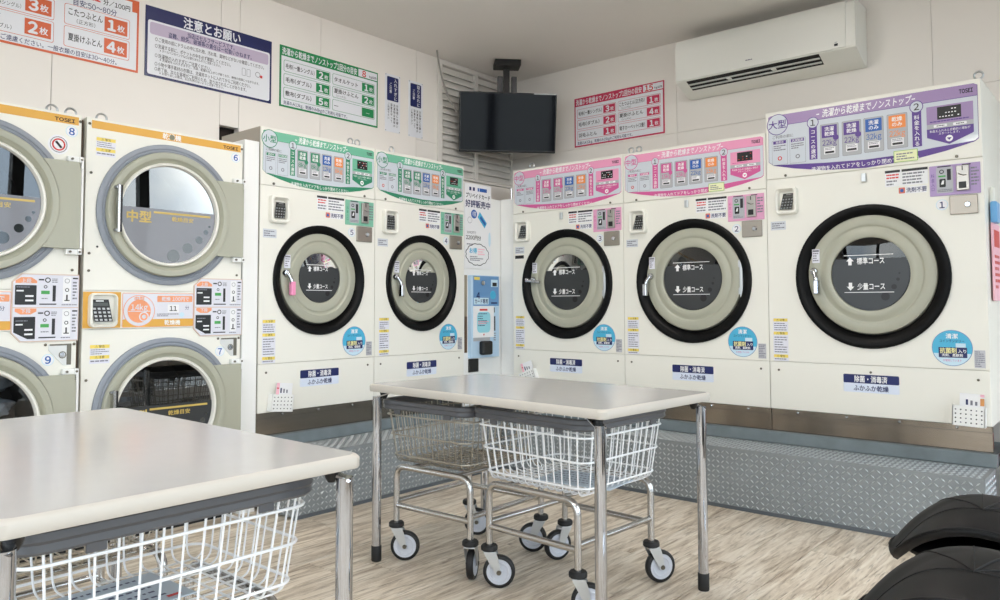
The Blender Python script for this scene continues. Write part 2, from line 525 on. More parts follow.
# ------------------------------------------------------------------ checker plate steps
CHECK = M('checker_plate_grey', (140, 146, 149), 0.5, 0.3, var=0.06, vscale=5)
BARM = M('highlight_tread_bar', (196, 202, 206), 0.32, 0.75)  # polished bars; the paler colour also paints in their highlights
CURBM = M('curb_grey_paint', (118, 128, 132), 0.6, var=0.14, vscale=9)
EDGEM = M('edge_strip_grey', (96, 102, 108), 0.5, 0.3)
def diamonds(b, fn, na, nb, pitch=0.0255):
    L, Wd, H = 0.0120, 0.0034, 0.0022
    i_ = b.mi(BARM)
    for i in range(na):
        for j in range(nb):
            s = 1 if (i+j) % 2 else -1
            c, q = math.cos(s*math.radians(42)), math.sin(s*math.radians(42))
            a0, b0 = (i+.5)*pitch, (j+.5)*pitch
            base = [(-L, 0), (0, -Wd), (L, 0), (0, Wd)]
            lo = [b.bm.verts.new(fn(a0+c*u-q*v, b0+q*u+c*v, 0)) for u, v in base]
            hi = [b.bm.verts.new(fn(a0+c*u-q*v, b0+q*u+c*v, H)) for u, v in ((-L*.6, 0), (0, -Wd*.4), (L*.6, 0), (0, Wd*.4))]
            for f in [hi]+[[lo[k], lo[(k+1) % 4], hi[(k+1) % 4], hi[k]] for k in range(4)]:
                b.bm.faces.new(f).material_index = i_
def step(name, loc, rz, L, lab, ends):
    """local x along the step, local -y towards the room; z from the floor."""
    t = empty(name, loc, rz, lab, 'step', 'checker plate steps')
    TOP, D = 0.306, 0.30
    B().box(0, L, -D, 0.0, 0.012, TOP, CHECK).build('plate_casing', t)
    B().box(0, L, -D-.004, -D+.02, 0, 0.018, EDGEM).build('bottom_edge', t)
    B().box(0, L+(.008 if L > 2 else 0), -0.022, 0.37, 0.307, 0.366, CURBM, 0.003).build('curb', t)
    n = int(L/0.0255)
    b = B(); diamonds(b, lambda a, c, h: (a, -D-h, 0.014+c), n, 11); b.build('riser_tread_bars', t, kind='stuff')
    b = B(); diamonds(b, lambda a, c, h: (a, -D+.004+c, TOP+h), n, 10); b.build('top_tread_bars', t, kind='stuff')
    for e in ends:
        b = B(); diamonds(b, lambda a, c, h: (e+(h if e > 0 else -h), -D+a, 0.014+c), 11, 11); b.build('end_tread_bars', t, kind='stuff')
step('checker_plate_step', (-0.70, 0, 0), 0, 2.92, 'grey checker plate step in front of the pink and purple washers', (2.92,))
step('checker_plate_step', (-0.70, -1.86, 0), HALF, 1.536, 'grey checker plate step in front of the green washers', (0.0,))

# ------------------------------------------------------------------ washers
ZK = 0.366      # underside of the washers, on the curb
PURPLE = dict(band=M('lilac_band', (158, 134, 178), 0.35), dark=M('purple_print', (88, 58, 138), 0.35), ring=M('purple_print', (88, 58, 138)), coin=M('lilac_coin', (176, 152, 198), 0.4))
PINK = dict(band=M('pink_band', (233, 156, 190), 0.35), dark=M('magenta_print', (208, 92, 152), 0.35), ring=M('magenta_print'), coin=M('pink_coin', (226, 164, 198), 0.4))
GREEN = dict(band=M('mint_band', (112, 184, 154), 0.35), dark=M('green_print', (44, 132, 98), 0.35), ring=M('green_print'), coin=M('mint_coin', (128, 190, 164), 0.4))
NOTE = M('yellow_note', (238, 240, 196), 0.5)
def washer(lab, group, loc, rz, W, TOP, SEAM, depth, R, cx, theme, size, num, kg, tone, D0=0.0, sides=True):
    t = empty('washer_dryer', (loc[0], loc[1], ZK), rz, lab, 'washing machine', group)
    N = lambda: B(ZK)
    Lz, BOT = 0.735, 0.485
    dz = SEAM-1.659                       # upper fittings follow the seam
    cz = 1.174 if R < .33 else 1.1725
    dcz = cz+0.012
    q = R/0.356
    gr_ = 0.136 if R < .33 else 0.181     # glass radius
    dr = 0.249 if R < .33 else 0.297      # door radius
    k = dr/0.297
    # casing: five sides, open at the front
    b = N(); e = 0.02
    SIDE = CREAM if depth > .45 else M('grey_brown_side', (172, 164, 152), .5)  # grey-brown sides on the shallow washers, cream on the deep ones
    b.box(0.002, e, .012, depth, BOT, TOP, SIDE); b.box(W-e, W-.002, .012, depth, BOT, TOP, SIDE)
    b.box(e, W-e, .012, depth, TOP-e, TOP-.001, CREAM); b.box(e, W-e, .012, depth, BOT, BOT+e, CREAM); b.box(e, W-e, depth-e, depth, BOT+e, TOP-e, CREAM)
    b.build('casing', t)
    # three front sheets
    hp = N().box(.0015, W-.0015, 0, .012, SEAM+.001, TOP, CREAM, .004).build('header_panel', t)
    N().plate_hole(.0015, W-.0015, Lz+.001, SEAM-.001, cx, cz, R-.03, 0, .012, CREAM).build('front_panel', t)
    lp = N().box(.0015, W-.0015, 0, .012, BOT, Lz-.001, CREAM, .003).build('service_panel', t)
    # header print
    H = TOP-SEAM; X = lambda f: f*W; Z = lambda f: SEAM+f*H
    b = N(); y0 = -.0012; Y = lambda i: y0-.0004*i
    dk, bd = theme['dark'], theme['band']
    pts = [(X(.018), Z(.93)), (X(.03), Z(.945)), (X(.97), Z(.945)), (X(.986), Z(.92)), (X(.986), Z(.24)), (X(.97), Z(.205)), (X(.85), Z(.125)), (X(.70), Z(.055)), (X(.5), Z(.022)), (X(.3), Z(.055)), (X(.15), Z(.13)), (X(.045), Z(.20)), (X(.016), Z(.26))]
    b.poly(pts, dk, Y(0))
    up = [(X(.02), Z(.93)), (X(.032), Z(.942)), (X(.968), Z(.942)), (X(.984), Z(.92)), (X(.984), Z(.25)), (X(.968), Z(.215)), (X(.80), Z(.185)), (X(.66), Z(.145)), (X(.5), Z(.135)), (X(.3), Z(.16)), (X(.15), Z(.19)), (X(.045), Z(.21)), (X(.018), Z(.26))]
    b.poly(up, PANELGREY, Y(1))
    b.poly([(X(.02), Z(.93)), (X(.032), Z(.942)), (X(.968), Z(.942)), (X(.984), Z(.92)), (X(.984), Z(.79)), (X(.02), Z(.79))], bd, Y(2))
    b.rect(X(.02), X(.984), Z(.783), Z(.79), dk, Y(3))
    cr_ = H*.145
    b.disc(X(.067), Z(.805), cr_+.004, dk, Y(4)); b.disc(X(.067), Z(.805), cr_, PANELGREY, Y(5))
    b.text(size, X(.067), Z(.805), H*.115, dk, Y(6), bold=0.0180)
    b.text('−洗濯から乾燥までノンストップ−', X(.5), Z(.868), H*.105, WINK, Y(4), fillw=X(.46), bold=0.0200, skew=.12)
    b.text('TOSEI', X(.94), Z(.866), H*.058, INK, Y(4), fillw=X(.056), bold=0.045)
    b.text('ご利用の前に', X(.04), Z(.62), H*.045, INK, Y(4), align='l')
    for (a, c, led) in ((.036, .118, True), (.13, .212, False)):
        b.rect(X(a), X(c), Z(.205), Z(.57), GREYINK, Y(4), r=.004); b.rect(X(a)+.0012, X(c)-.0012, Z(.205)+.0012, Z(.57)-.0012, PANELGREY, Y(5), r=.004)
        b.rect(X(a+.007), X(c-.007), Z(.515), Z(.56), dk, Y(6))
        b.text('使用中' if led else '洗濯乾燥', X((a+c)/2), Z(.537), H*.034, WINK, Y(7), maxw=X(.062))
        b.lines(X(a+.008), X(c-.008), Z(.41), Z(.50), 3, GREYINK, Y(6))
        b.ring(X((a+c)/2), Z(.30), H*.032, H*.018, RED if (led and num in ('1', '2', '4')) else GREYINK, Y(6), 14)
    for n_, xx, s in (('1', .251, 'コ\nー\nス\nの\n選\n択'), ('2', .734, '料\n金\nを\n入\nれ\nる')):
        b.rect(X(xx-.020), X(xx+.020), Z(.225), Z(.755), dk, Y(4))
        b.disc(X(xx), Z(.755), H*.082, dk, Y(5)); b.disc(X(xx), Z(.755), H*.072, PANELGREY, Y(6))
        b.text(n_, X(xx), Z(.755), H*.10, INK, Y(7), bold=0.0180)
        b.text(s, X(xx), Z(.44), H*.068, WINK, Y(5), maxw=X(.03), bold=0.0120)
    opts = ((.287, '洗濯\n乾燥', dk, kg[0]), (.394, '洗濯\n乾燥', dk, kg[1]), (.497, '洗濯\nのみ', BLUE, kg[2]), (.603, '乾燥\nのみ', PORCEL, kg[3]))
    for i, (a, s, c, v) in enumerate(opts):
        a0, a1 = X(a), X(a+.091)
        b.rect(a0, a1, Z(.212+.008*i), Z(.705), GREYINK, Y(4), r=.006)
        b.rect(a0+.0015, a1-.0015, Z(.212+.008*i)+.0015, Z(.705)-.0015, BUTTON, Y(5), r=.006)
        b.rect(a0+X(.008), a1-X(.008), Z(.51), Z(.685), c, Y(6))
        b.text(s, (a0+a1)/2, Z(.598), H*.066, WINK, Y(7), maxw=X(.058), bold=0.0180)
        b.text(v, (a0+a1)/2, Z(.44), H*.085, c, Y(6), maxw=X(.07), bold=0.0120)
        if i < 2: b.disc(a1-X(.014), Z(.50), H*.04, dk, Y(7), n=14)
        b.rect(a0+X(.018), a1-X(.018), Z(.275), Z(.375), PAPER, Y(6)); b.rect(a0+X(.023), a1-X(.023), Z(.285), Z(.315), INK, Y(7))
        b.lines(a0+X(.022), a1-X(.022), Z(.33), Z(.37), 2, GREYINK, Y(7))
    b.rect(X(.776), X(.967), Z(.49), Z(.725), bd, Y(4)); b.rect(X(.776), X(.967), Z(.43), Z(.49), BUTTON, Y(4))
    b.rect(X(.821), X(.919), Z(.543), Z(.705), BLACK, Y(6))
    rn = random.Random(ord(num))
    for r_ in range(3):
        for c_ in range(7):
            if rn.random() < .55: b.rect(X(.829+.0125*c_), X(.829+.0125*c_+.007), Z(.57+.045*r_), Z(.583+.045*r_), RED if rn.random() < .5 and num != '1' else WINK, Y(7))
    b.lines(X(.79), X(.95), Z(.505), Z(.535), 1, dk, Y(6))
    for a in (.805, .885): b.rect(X(a), X(a+.055), Z(.443), Z(.478), PAPER, Y(6), r=.004); b.lines(X(a+.012), X(a+.045), Z(.45), Z(.472), 1, INK, Y(7))
    b.poly([(X(.776), Z(.43)), (X(.967), Z(.43)), (X(.967), Z(.325)), (X(.868), Z(.21)), (X(.776), Z(.32))], dk, Y(5))
    b.text('料金を入れると自動的に運転が\nスタートします。', X(.871), Z(.378), H*.036, WINK, Y(6), maxw=X(.165))
    b.disc(X(.868), Z(.285), H*.042, WINK, Y(6), n=16); b.poly([(X(.858), Z(.295)), (X(.878), Z(.295)), (X(.868), Z(.262))], dk, Y(7))
    b.text('洗濯物を入れてドアをしっかり閉めてください', X(.49), Z(.083), H*.062, WINK, Y(2), maxw=X(.50), bold=0.0090)
    b.build('control_print', hp)
    if num in ('1', '2'):
        b = N(); b.rect(X(.63), X(.735), Z(.045), Z(.20), NOTE, Y(9)); b.lines(X(.642), X(.72), Z(.07), Z(.17), 3, GREYINK, Y(10)); b.frame(X(.63), X(.735), Z(.045), Z(.20), .003, M('note_green', (150, 190, 90)), Y(10)); b.build('note_sticker', hp)
    for xs_ in (X(.104), X(.895)):
        N().lathe(xs_, Z(.04), [(.007, 0), (.007, -.004), (.004, -.006), (.0, -.006)], SCREW, 10).build('screw', t)
    # keypad box
    kx = 0.050 if num in '12' else (0.035 if num == '3' else 0.050)
    k0, k1, kz0, kz1 = kx, kx+.118, 1.463+dz, 1.610+dz
    kb = N(); pts_o = kb.rr_pts(k0, k1, kz0, kz1, .022); n_ = len(pts_o)
    pts_i = kb.rr_pts(k0+.018, k1-.018, kz0+.02, kz1-.016, .012)
    prof = [(pts_o, 0.0), (kb.rr_pts(k0+.003, k1-.003, kz0+.003, kz1-.003, .02), -.028), (kb.rr_pts(k0+.010, k1-.010, kz0+.010, kz1-.010, .018), -.032), (pts_i, -.026), (kb.rr_pts(k0+.022, k1-.022, kz0+.025, kz1-.024, .01), -.003)]
    vs = []; fs = []
    for pl, yy in prof: vs += [(p_[0], yy, p_[1]) for p_ in pl]
    for s in range(len(prof)-1):
        for i in range(n_): fs.append([s*n_+i, s*n_+(i+1) % n_, (s+1)*n_+(i+1) % n_, (s+1)*n_+i])
    fs.append([(len(prof)-1)*n_+i for i in range(n_)])
    kb._faces(vs, fs, CREAM)
    kbo = kb.build('keypad_box', t, 40)
    b = N(); ka, kc = k0+.034, k1-.022; za, zc = kz0+.028, kz1-.034
    sl = lambda x, z, o: (x+(.016)*(z-(za+zc)/2)/(zc-za), -.006-.012*(zc-z)/(zc-za)-o, z)
    def quad(x0_, x1_, z0_, z1_, mt, o): b._faces([sl(x0_, z0_, o), sl(x1_, z0_, o), sl(x1_, z1_, o), sl(x0_, z1_, o)], [[0, 1, 2, 3]], mt)
    quad(ka, kc, za, zc, BLACK, 0)
    quad(ka+.006, kc-.006, zc-.022, zc-.012, M('lcd_grey', (70, 74, 72), .3), .0006)
    quad(ka+.016, kc-.016, zc-.008, zc-.004, M('keypad_mark', (150, 150, 150)), .0006)
    for r_ in range(4):
        for c_ in range(4):
            wx = (kc-ka)/4; wz = (zc-.024-za)/4
            quad(ka+wx*c_+wx*.2, ka+wx*c_+wx*.78, za+wz*r_+wz*.22, za+wz*r_+wz*.72, M('key_grey', (135, 140, 142), .5), .0008)
    b.build('keypad', kbo)
    # small fittings on the front sheet
    b = N(); b.rect(.020, .100, 1.386+dz, 1.432+dz, M('grey_label', (208, 212, 218), .45), -.0008); b.lines(.026, .094, 1.392+dz, 1.426+dz, 3, GREYINK, -.0012); b.build('grey_label', t)
    if num == '3':
        N().rect(.020, .096, 1.352, 1.374, BLACK, -.001).build('black_label', t)
    if num in '123':
        xl = {'1': .492, '2': .425, '3': .415}[num]
        N().box(xl-.011, xl+.011, -.012, 0, 1.597+dz, 1.640+dz, ZINC, .003).build('latch_button', t)
    xr = W
    b = N(); b.rect(xr-.412, xr-.226, 1.560+dz, 1.640+dz, PAPER, -.0008); b.rect(xr-.412, xr-.345, 1.628+dz, 1.640+dz, INK, -.0012); b.rect(xr-.338, xr-.226, 1.628+dz, 1.640+dz, INK, -.0012)
    b.lines(xr-.406, xr-.350, 1.596+dz, 1.624+dz, 2, RED, -.0012); b.lines(xr-.406, xr-.350, 1.564+dz, 1.594+dz, 2, GREYINK, -.0012); b.lines(xr-.335, xr-.230, 1.564+dz, 1.624+dz, 4, GREYINK, -.0012)
    b.build('instruction_label', t)
    b = N(); b.rect(xr-.355, xr-.232, 1.520+dz, 1.555+dz, PAPER, -.0008); b.rect(xr-.353, xr-.325, 1.523+dz, 1.552+dz, M('tag_red', (214, 120, 96)), -.0012, r=.003); b.disc(xr-.339, 1.537+dz, .008, BLUE, -.0016, n=12)
    b.text('洗剤不要', xr-.276, 1.537+dz, .022, NAVY, -.0012, maxw=.088, bold=0.0180); b.build('no_detergent_label', t)
    # coin panel
    cp = N().box(xr-.219, xr-.013, -.004, 0, 1.495+dz, 1.638+dz, theme['coin'], .0015).build('coin_panel', t)
    b = N(); yy = -.0048
    b.text('料\n金\n入\n口', xr-.205, 1.56+dz, .02, theme['dark'], yy, maxw=.014)
    b.rect(xr-.190, xr-.122, 1.508+dz, 1.628+dz, M('unit_grey', (180, 182, 188), .4), yy, r=.004)
    b.rect(xr-.185, xr-.130, 1.629+dz, 1.634+dz, INK, yy-.0004)
    b.ring(xr-.168, 1.608+dz, .010, .006, INK, yy-.0006, 16); b.rect(xr-.182, xr-.152, 1.583+dz, 1.590+dz, GREENP, yy-.0006)
    b.rect(xr-.178, xr-.152, 1.535+dz, 1.574+dz, BLACK, yy-.0006, r=.004); b.poly([(xr-.172, 1.548+dz), (xr-.160, 1.548+dz), (xr-.158, 1.567+dz), (xr-.166, 1.566+dz)], PAPER, yy-.001)
    b.rect(xr-.146, xr-.130, 1.566+dz, 1.618+dz, INK, yy-.0006); b.lines(xr-.186, xr-.126, 1.512+dz, 1.526+dz, 2, GREYINK, yy-.0006)
    b.lines(xr-.050, xr-.018, 1.53+dz, 1.62+dz, 6, GREYINK, yy-.0006); b.rect(xr-.085, xr-.05, 1.629+dz, 1.634+dz, INK, yy-.0004)
    b.build('coin_print', cp)
    b = N(); b.box(xr-.108, xr-.056, -.016, -.004, 1.512+dz, 1.628+dz, M('coin_unit_steel', (176, 172, 166), .35, .9), .003)
    b.box(xr-.084, xr-.080, -.018, -.014, 1.604+dz, 1.624+dz, BLACK); b.tube([(xr-.098, -.020, 1.590+dz), (xr-.078, -.022, 1.580+dz), (xr-.066, -.020, 1.582+dz)], .003, CHROME, 6)
    b.box(xr-.098, xr-.068, -.018, -.012, 1.522+dz, 1.552+dz, BLACK, .002); b.build('coin_slot', cp)
    # lock plate + number
    lk = N().box(xr-.139, xr-.026, -.008, 0, 1.403+dz, 1.491+dz, M('lock_plate_steel', (158, 150, 140), .35, .85), .003).build('lock_plate', t)
    N().lathe(xr-.066, 1.446+dz, [(.014, -.008), (.014, -.012), (.010, -.018), (0, -.018)], CHROME, 14).build('key_lock', lk)
    b = N(); b.disc(xr-.171, 1.453+dz, .025, PALEBLUE, -.0008); b.disc(xr-.171, 1.453+dz, .0225, PAPER, -.0012); b.text(num, xr-.171, 1.453+dz, .034, NAVY, -.0016, bold=0.0200); b.build('number_sticker', t)
    # warning label, spec plate, round sticker
    wx0 = .022 if num != '4' else .034
    b = N(); b.rect(wx0, wx0+.079, .738, .966, M('label_lilac', (226, 226, 236), .45), -.0008)
    for zz in (.945, .875, .755): b.rect(wx0+.002, wx0+.077, zz, zz+.016, YELLOW, -.0012); b.text('⚠ 警告' if zz < .9 else '⚠ 注意', wx0+.039, zz+.008, .012, INK, -.0016, maxw=.05)
    b.lines(wx0+.006, wx0+.073, .895, .940, 4, GREYINK, -.0012, .4); b.lines(wx0+.006, wx0+.073, .778, .868, 7, GREYINK, -.0012, .4); b.lines(wx0+.006, wx0+.073, .742, .753, 1, GREYINK, -.0012)
    b.build('warning_label', t)
    b = N(); b.rect(xr-.061, xr-.018, .745, .825, M('spec_grey', (190, 190, 196), .4, .2), -.0008); b.lines(xr-.058, xr-.021, .749, .822, 8, GREYINK, -.0012); b.build('spec_plate', t)
    sx, sz = xr-.148, .832
    b = N(); b.disc(sx, sz, .083, M('sticker_rim', (120, 150, 190)), -.0008, n=40); b.disc(sx, sz, .080, PALEBLUE, -.0012, n=40)
    hp_ = [(sx+.08*math.cos(a), sz+.08*math.sin(a)) for a in [math.radians(-18+216*i/24) for i in range(25)]]
    b.poly(hp_, SKYBLUE, -.0016)
    b.text('清潔', sx, sz+.055, .022, WINK, -.002, bold=0.0180); b.text('コインランドリー', sx, sz+.032, .013, NAVY, -.002, maxw=.10, bold=0.0120)
    b.rect(sx+.015, sx+.055, sz+.002, sz+.022, PALEBLUE, -.002, r=.002); b.rect(sx-.055, sx+.060, sz-.044, sz+.003, NAVY, -.0024, r=.002)
    b.text('抗菌剤', sx-.016, sz-.012, .024, M('pale_yellow_ink', (246, 240, 170)), -.0028, maxw=.068, bold=0.0200); b.text('入り', sx+.040, sz-.014, .016, WINK, -.0028, bold=0.0180); b.text('洗剤、柔軟剤', sx, sz-.033, .013, WINK, -.0028, maxw=.085, bold=0.0180)
    b.text('を使用しています', sx, sz-.057, .010, M('magenta_print'), -.002, maxw=.075)
    b.build('round_sticker', t)
    # banner on the service panel
    bx = W*.5-.127 if num != '1' else .372
    b = N(); b.rect(bx, bx+.254, .600, .688, M('banner_pale', (222, 230, 246), .4), -.0008, r=.006); b.rect(bx, bx+.254, .645, .688, NAVY, -.0012, r=.006)
    b.text('除菌・消毒済', bx+.127, .666, .030, WINK, -.0016, maxw=.15, bold=0.0200); b.text('ふかふか乾燥', bx+.127, .622, .026, NAVY, -.0016, maxw=.16, bold=0.0180); b.build('banner_sticker', lp)
    for xs_, zz in ((.048, .690), (W-.048, .691), (W*.5, .7005 if num == '1' else .0)):
        if zz: N().lathe(xs_, zz, [(.006, 0), (.006, -.003), (0, -.005)], SCREW, 8).build('screw', lp)
    # gasket and door
    gk = N(); gk.lathe(cx, cz, [(R, 0), (R, -.010), (R-.006*q, -.015), (R-.020*q, -.015), (R-.045*q, -.006), (R-.056*q, .012), (R-.075*q, .045), (R-.10*q, .07)], GASKET, 64).build('door_gasket', t, 40)
    do = N(); do.lathe(cx, dcz, [(dr-.03, .03), (dr, .012), (dr, -.020), (dr-.003*k, -.026), (dr-.014*k, -.030), (dr-.050*k, -.033), (dr-.054*k, -.031), (dr-.060*k, -.0265), (dr-.070*k, -.0265), (dr-.078*k, -.032), (gr_+.010, -.034), (gr_+.002, -.030), (gr_, -.018)], DOORGREY, 72)
    door = do.build('door', t, 35)
    N().lathe(cx, dcz, [(dr+.001, -.012), (dr+.005, -.008), (dr+.005, -.001), (dr, .004)], M('door_edge_metal', (150, 148, 142), .3, .7), 72).build('door_edge', door, 50)
    g = N(); g.lathe(cx, dcz, [(gr_+.001, -.019), (gr_*.7, -.0235), (gr_*.35, -.0265), (0.0005, -.0275)], GLASS, 48); g.build('glass', door, 60)
    dm = N(); dm.lathe(cx, dcz, [(gr_+.03, .0), (gr_+.03, .03), (R-.06, .06), (R-.06, .30 if depth > .45 else .26), (0.001, .31 if depth > .45 else .27)], DRUM, 40); dm.build('drum', t, 40).location.y = .055
    door.location.y = .034          # the door sits back inside its gasket
    # film: from just under the upper line down to the rim, with see-through dots
    zt = gr_*.42
    arc = []
    a0 = math.asin(.42/.985); R_ = gr_*.985
    for i in range(41):
        a = math.pi-a0+(math.pi+2*a0)*i/40; arc.append((cx+R_*math.cos(a), dcz+R_*math.sin(a)))
    b = N(); b.poly(arc, FILM, -.0285)
    for dx, dzz, rr in ((.38, -.62, .11), (.60, -.36, .07), (.70, -.16, .045), (.74, .0, .025)): b.disc(cx+gr_*dx, dcz+gr_*dzz, gr_*rr, BLACK, -.0289, n=16)
    for zz in (.52, -.50): b.rect(cx-gr_*.66, cx+gr_*.60, dcz+gr_*zz-.0016, dcz+gr_*zz+.0016, WINK, -.0293)
    for zz, s, d in ((.36, '標準コース', 1), (-.34, '少量コース', -1)):
        b.text(s, cx+gr_*.03, dcz+gr_*zz, gr_*.17, WINK, -.0293, fillw=gr_*.70, bold=0.0180)
        ax, az, h = cx-gr_*.50, dcz+gr_*zz, gr_*.11*d
        b.poly([(ax-gr_*.10, az), (ax, az+h), (ax+gr_*.10, az), (ax+gr_*.045, az), (ax+gr_*.045, az-h), (ax-gr_*.045, az-h), (ax-gr_*.045, az)], WINK, -.0293)
    b.build('glass_print', door)
    # sticker, handle, hinge
    th = math.radians(158); px_, pz_ = cx+dr*.93*math.cos(th), dcz+dr*.93*math.sin(th)
    b = N(); b.rect(px_-.016, px_+.020, pz_-.040, pz_+.030, M('label_lilac'), -.036, -.030); b.lines(px_-.012, px_+.016, pz_-.034, pz_+.014, 4, GREYINK, -.0364); b.rect(px_-.014, px_+.018, pz_+.016, pz_+.026, GREYINK, -.0364); b.build('door_label', door)
    hx, hz = cx-dr*.93, dcz+.02
    b = N(); b.lathe(hx+.012, hz, [(.020, -.026), (.020, -.040), (.015, -.048), (0, -.050)], CHROME, 18)
    if num == '3':
        b.tube(fillet([(hx+.075, -.050, hz-.018), (hx+.03, -.058, hz-.010), (hx-.035, -.055, hz-.004)], .02), .011, CHROME, 10); b.box(hx-.040, hx-.02, -.064, -.04, hz-.016, hz+.012, CHROME, .004)
    else:
        sgn = -1 if num == '2' else 1
        b.tube(fillet([(hx+.012, -.046, hz), (hx+.012+sgn*.016, -.062, hz-.03), (hx+.012+sgn*.020, -.062, hz-.11)], .03), .011, CHROME, 10)
    ho = b.build('handle', door, 50)
    if num != '3':
        sgn = -1 if num == '2' else 1
        xg = hx+.012+sgn*.020
        N().box(xg-.013, xg+.013, -.078, -.050, hz-.118, hz-.045, M('handle_tag_pink', (240, 150, 190), .4) if num == '5' else CHROME, .005).build('handle_grip', door)
    if num in '23':
        b = N(); 
        for s in (-.075, .075): b.box(cx+dr-.022, cx+dr+.022, -.030, .0, dcz+s-.02, dcz+s+.02, ZINC, .003)
        b.box(cx+dr-.012, cx+dr+.006, -.036, -.006, dcz-.11, dcz+.11, ZINC, .004); b.build('hinge', door)
    # stainless kick plate with bolts
    kp = N().box(.0015, W-.0015, .014, .04, ZK, BOT, STEEL).build('kick_plate', t)
    N().box(.0015, W-.0015, .008, .03, .455, .485, STEEL, .002).build('kick_flange', kp)
    for i in range(4 if W > .8 else 3):
        N().lathe(W*(.14+.24*i if W > .8 else .2+.3*i), .470, [(.007, .008), (.007, .002), (.004, -.002), (0, -.002)], CHROME, 8).build('bolt', kp)
    # lifting eyes
    for xs_ in eyes.get(num, ()):
        b = N(); n_e = 14
        b.tube([(xs_+.018*math.cos(2*math.pi*i/n_e), .05, TOP+.026+.018*math.sin(2*math.pi*i/n_e)) for i in range(n_e)], .005, ZINC, 6, closed=True); b.lathez(xs_, .05, [(.008, TOP-.002), (.008, TOP+.012)], ZINC, 8); b.build('lifting_eye', t, 60)
    return t
eyes = {'1': (.985,), '2': (.03, .085), '3': (.13,), '4': (.17,), '5': (.62, .67)}
YA = -0.70
g1 = 'coin washer-dryers along the walls'
washer('large cream washer with purple control panel, numbered 1', g1, (1.211, 0), 0, 1.0, 2.067, 1.704, .62, .356, .505, PURPLE, '大型', '1', ('22kg', '22kg', '32kg', '22kg'), 1)
washer('cream washer with pink control panel beside the purple one, numbered 2', g1, (0.318, 0), 0, .893, 1.964, 1.659, .62, .356, .448, PINK, '中型', '2', ('15kg', '15kg', '22kg', '15kg'), 1)
washer('cream washer with pink control panel near the room corner, numbered 3', g1, (-0.563, 0), 0, .881, 1.964, 1.659, .62, .356, .443, PINK, '中型', '3', ('15kg', '15kg', '22kg', '15kg'), 1)
washer('small cream washer with green control panel beside the card vending cabinet, numbered 4', g1, (YA, -1.113), HALF, .766, 1.964, 1.659, .39, .30, .386, GREEN, '小型', '4', ('8kg', '8kg', '12kg', '8kg'), 1)
washer('small cream washer with green panel and pink door handle, numbered 5', g1, (YA, -1.878), HALF, .764, 1.964, 1.659, .39, .30, .381, GREEN, '小型', '5', ('8kg', '8kg', '12kg', '8kg'), 1)

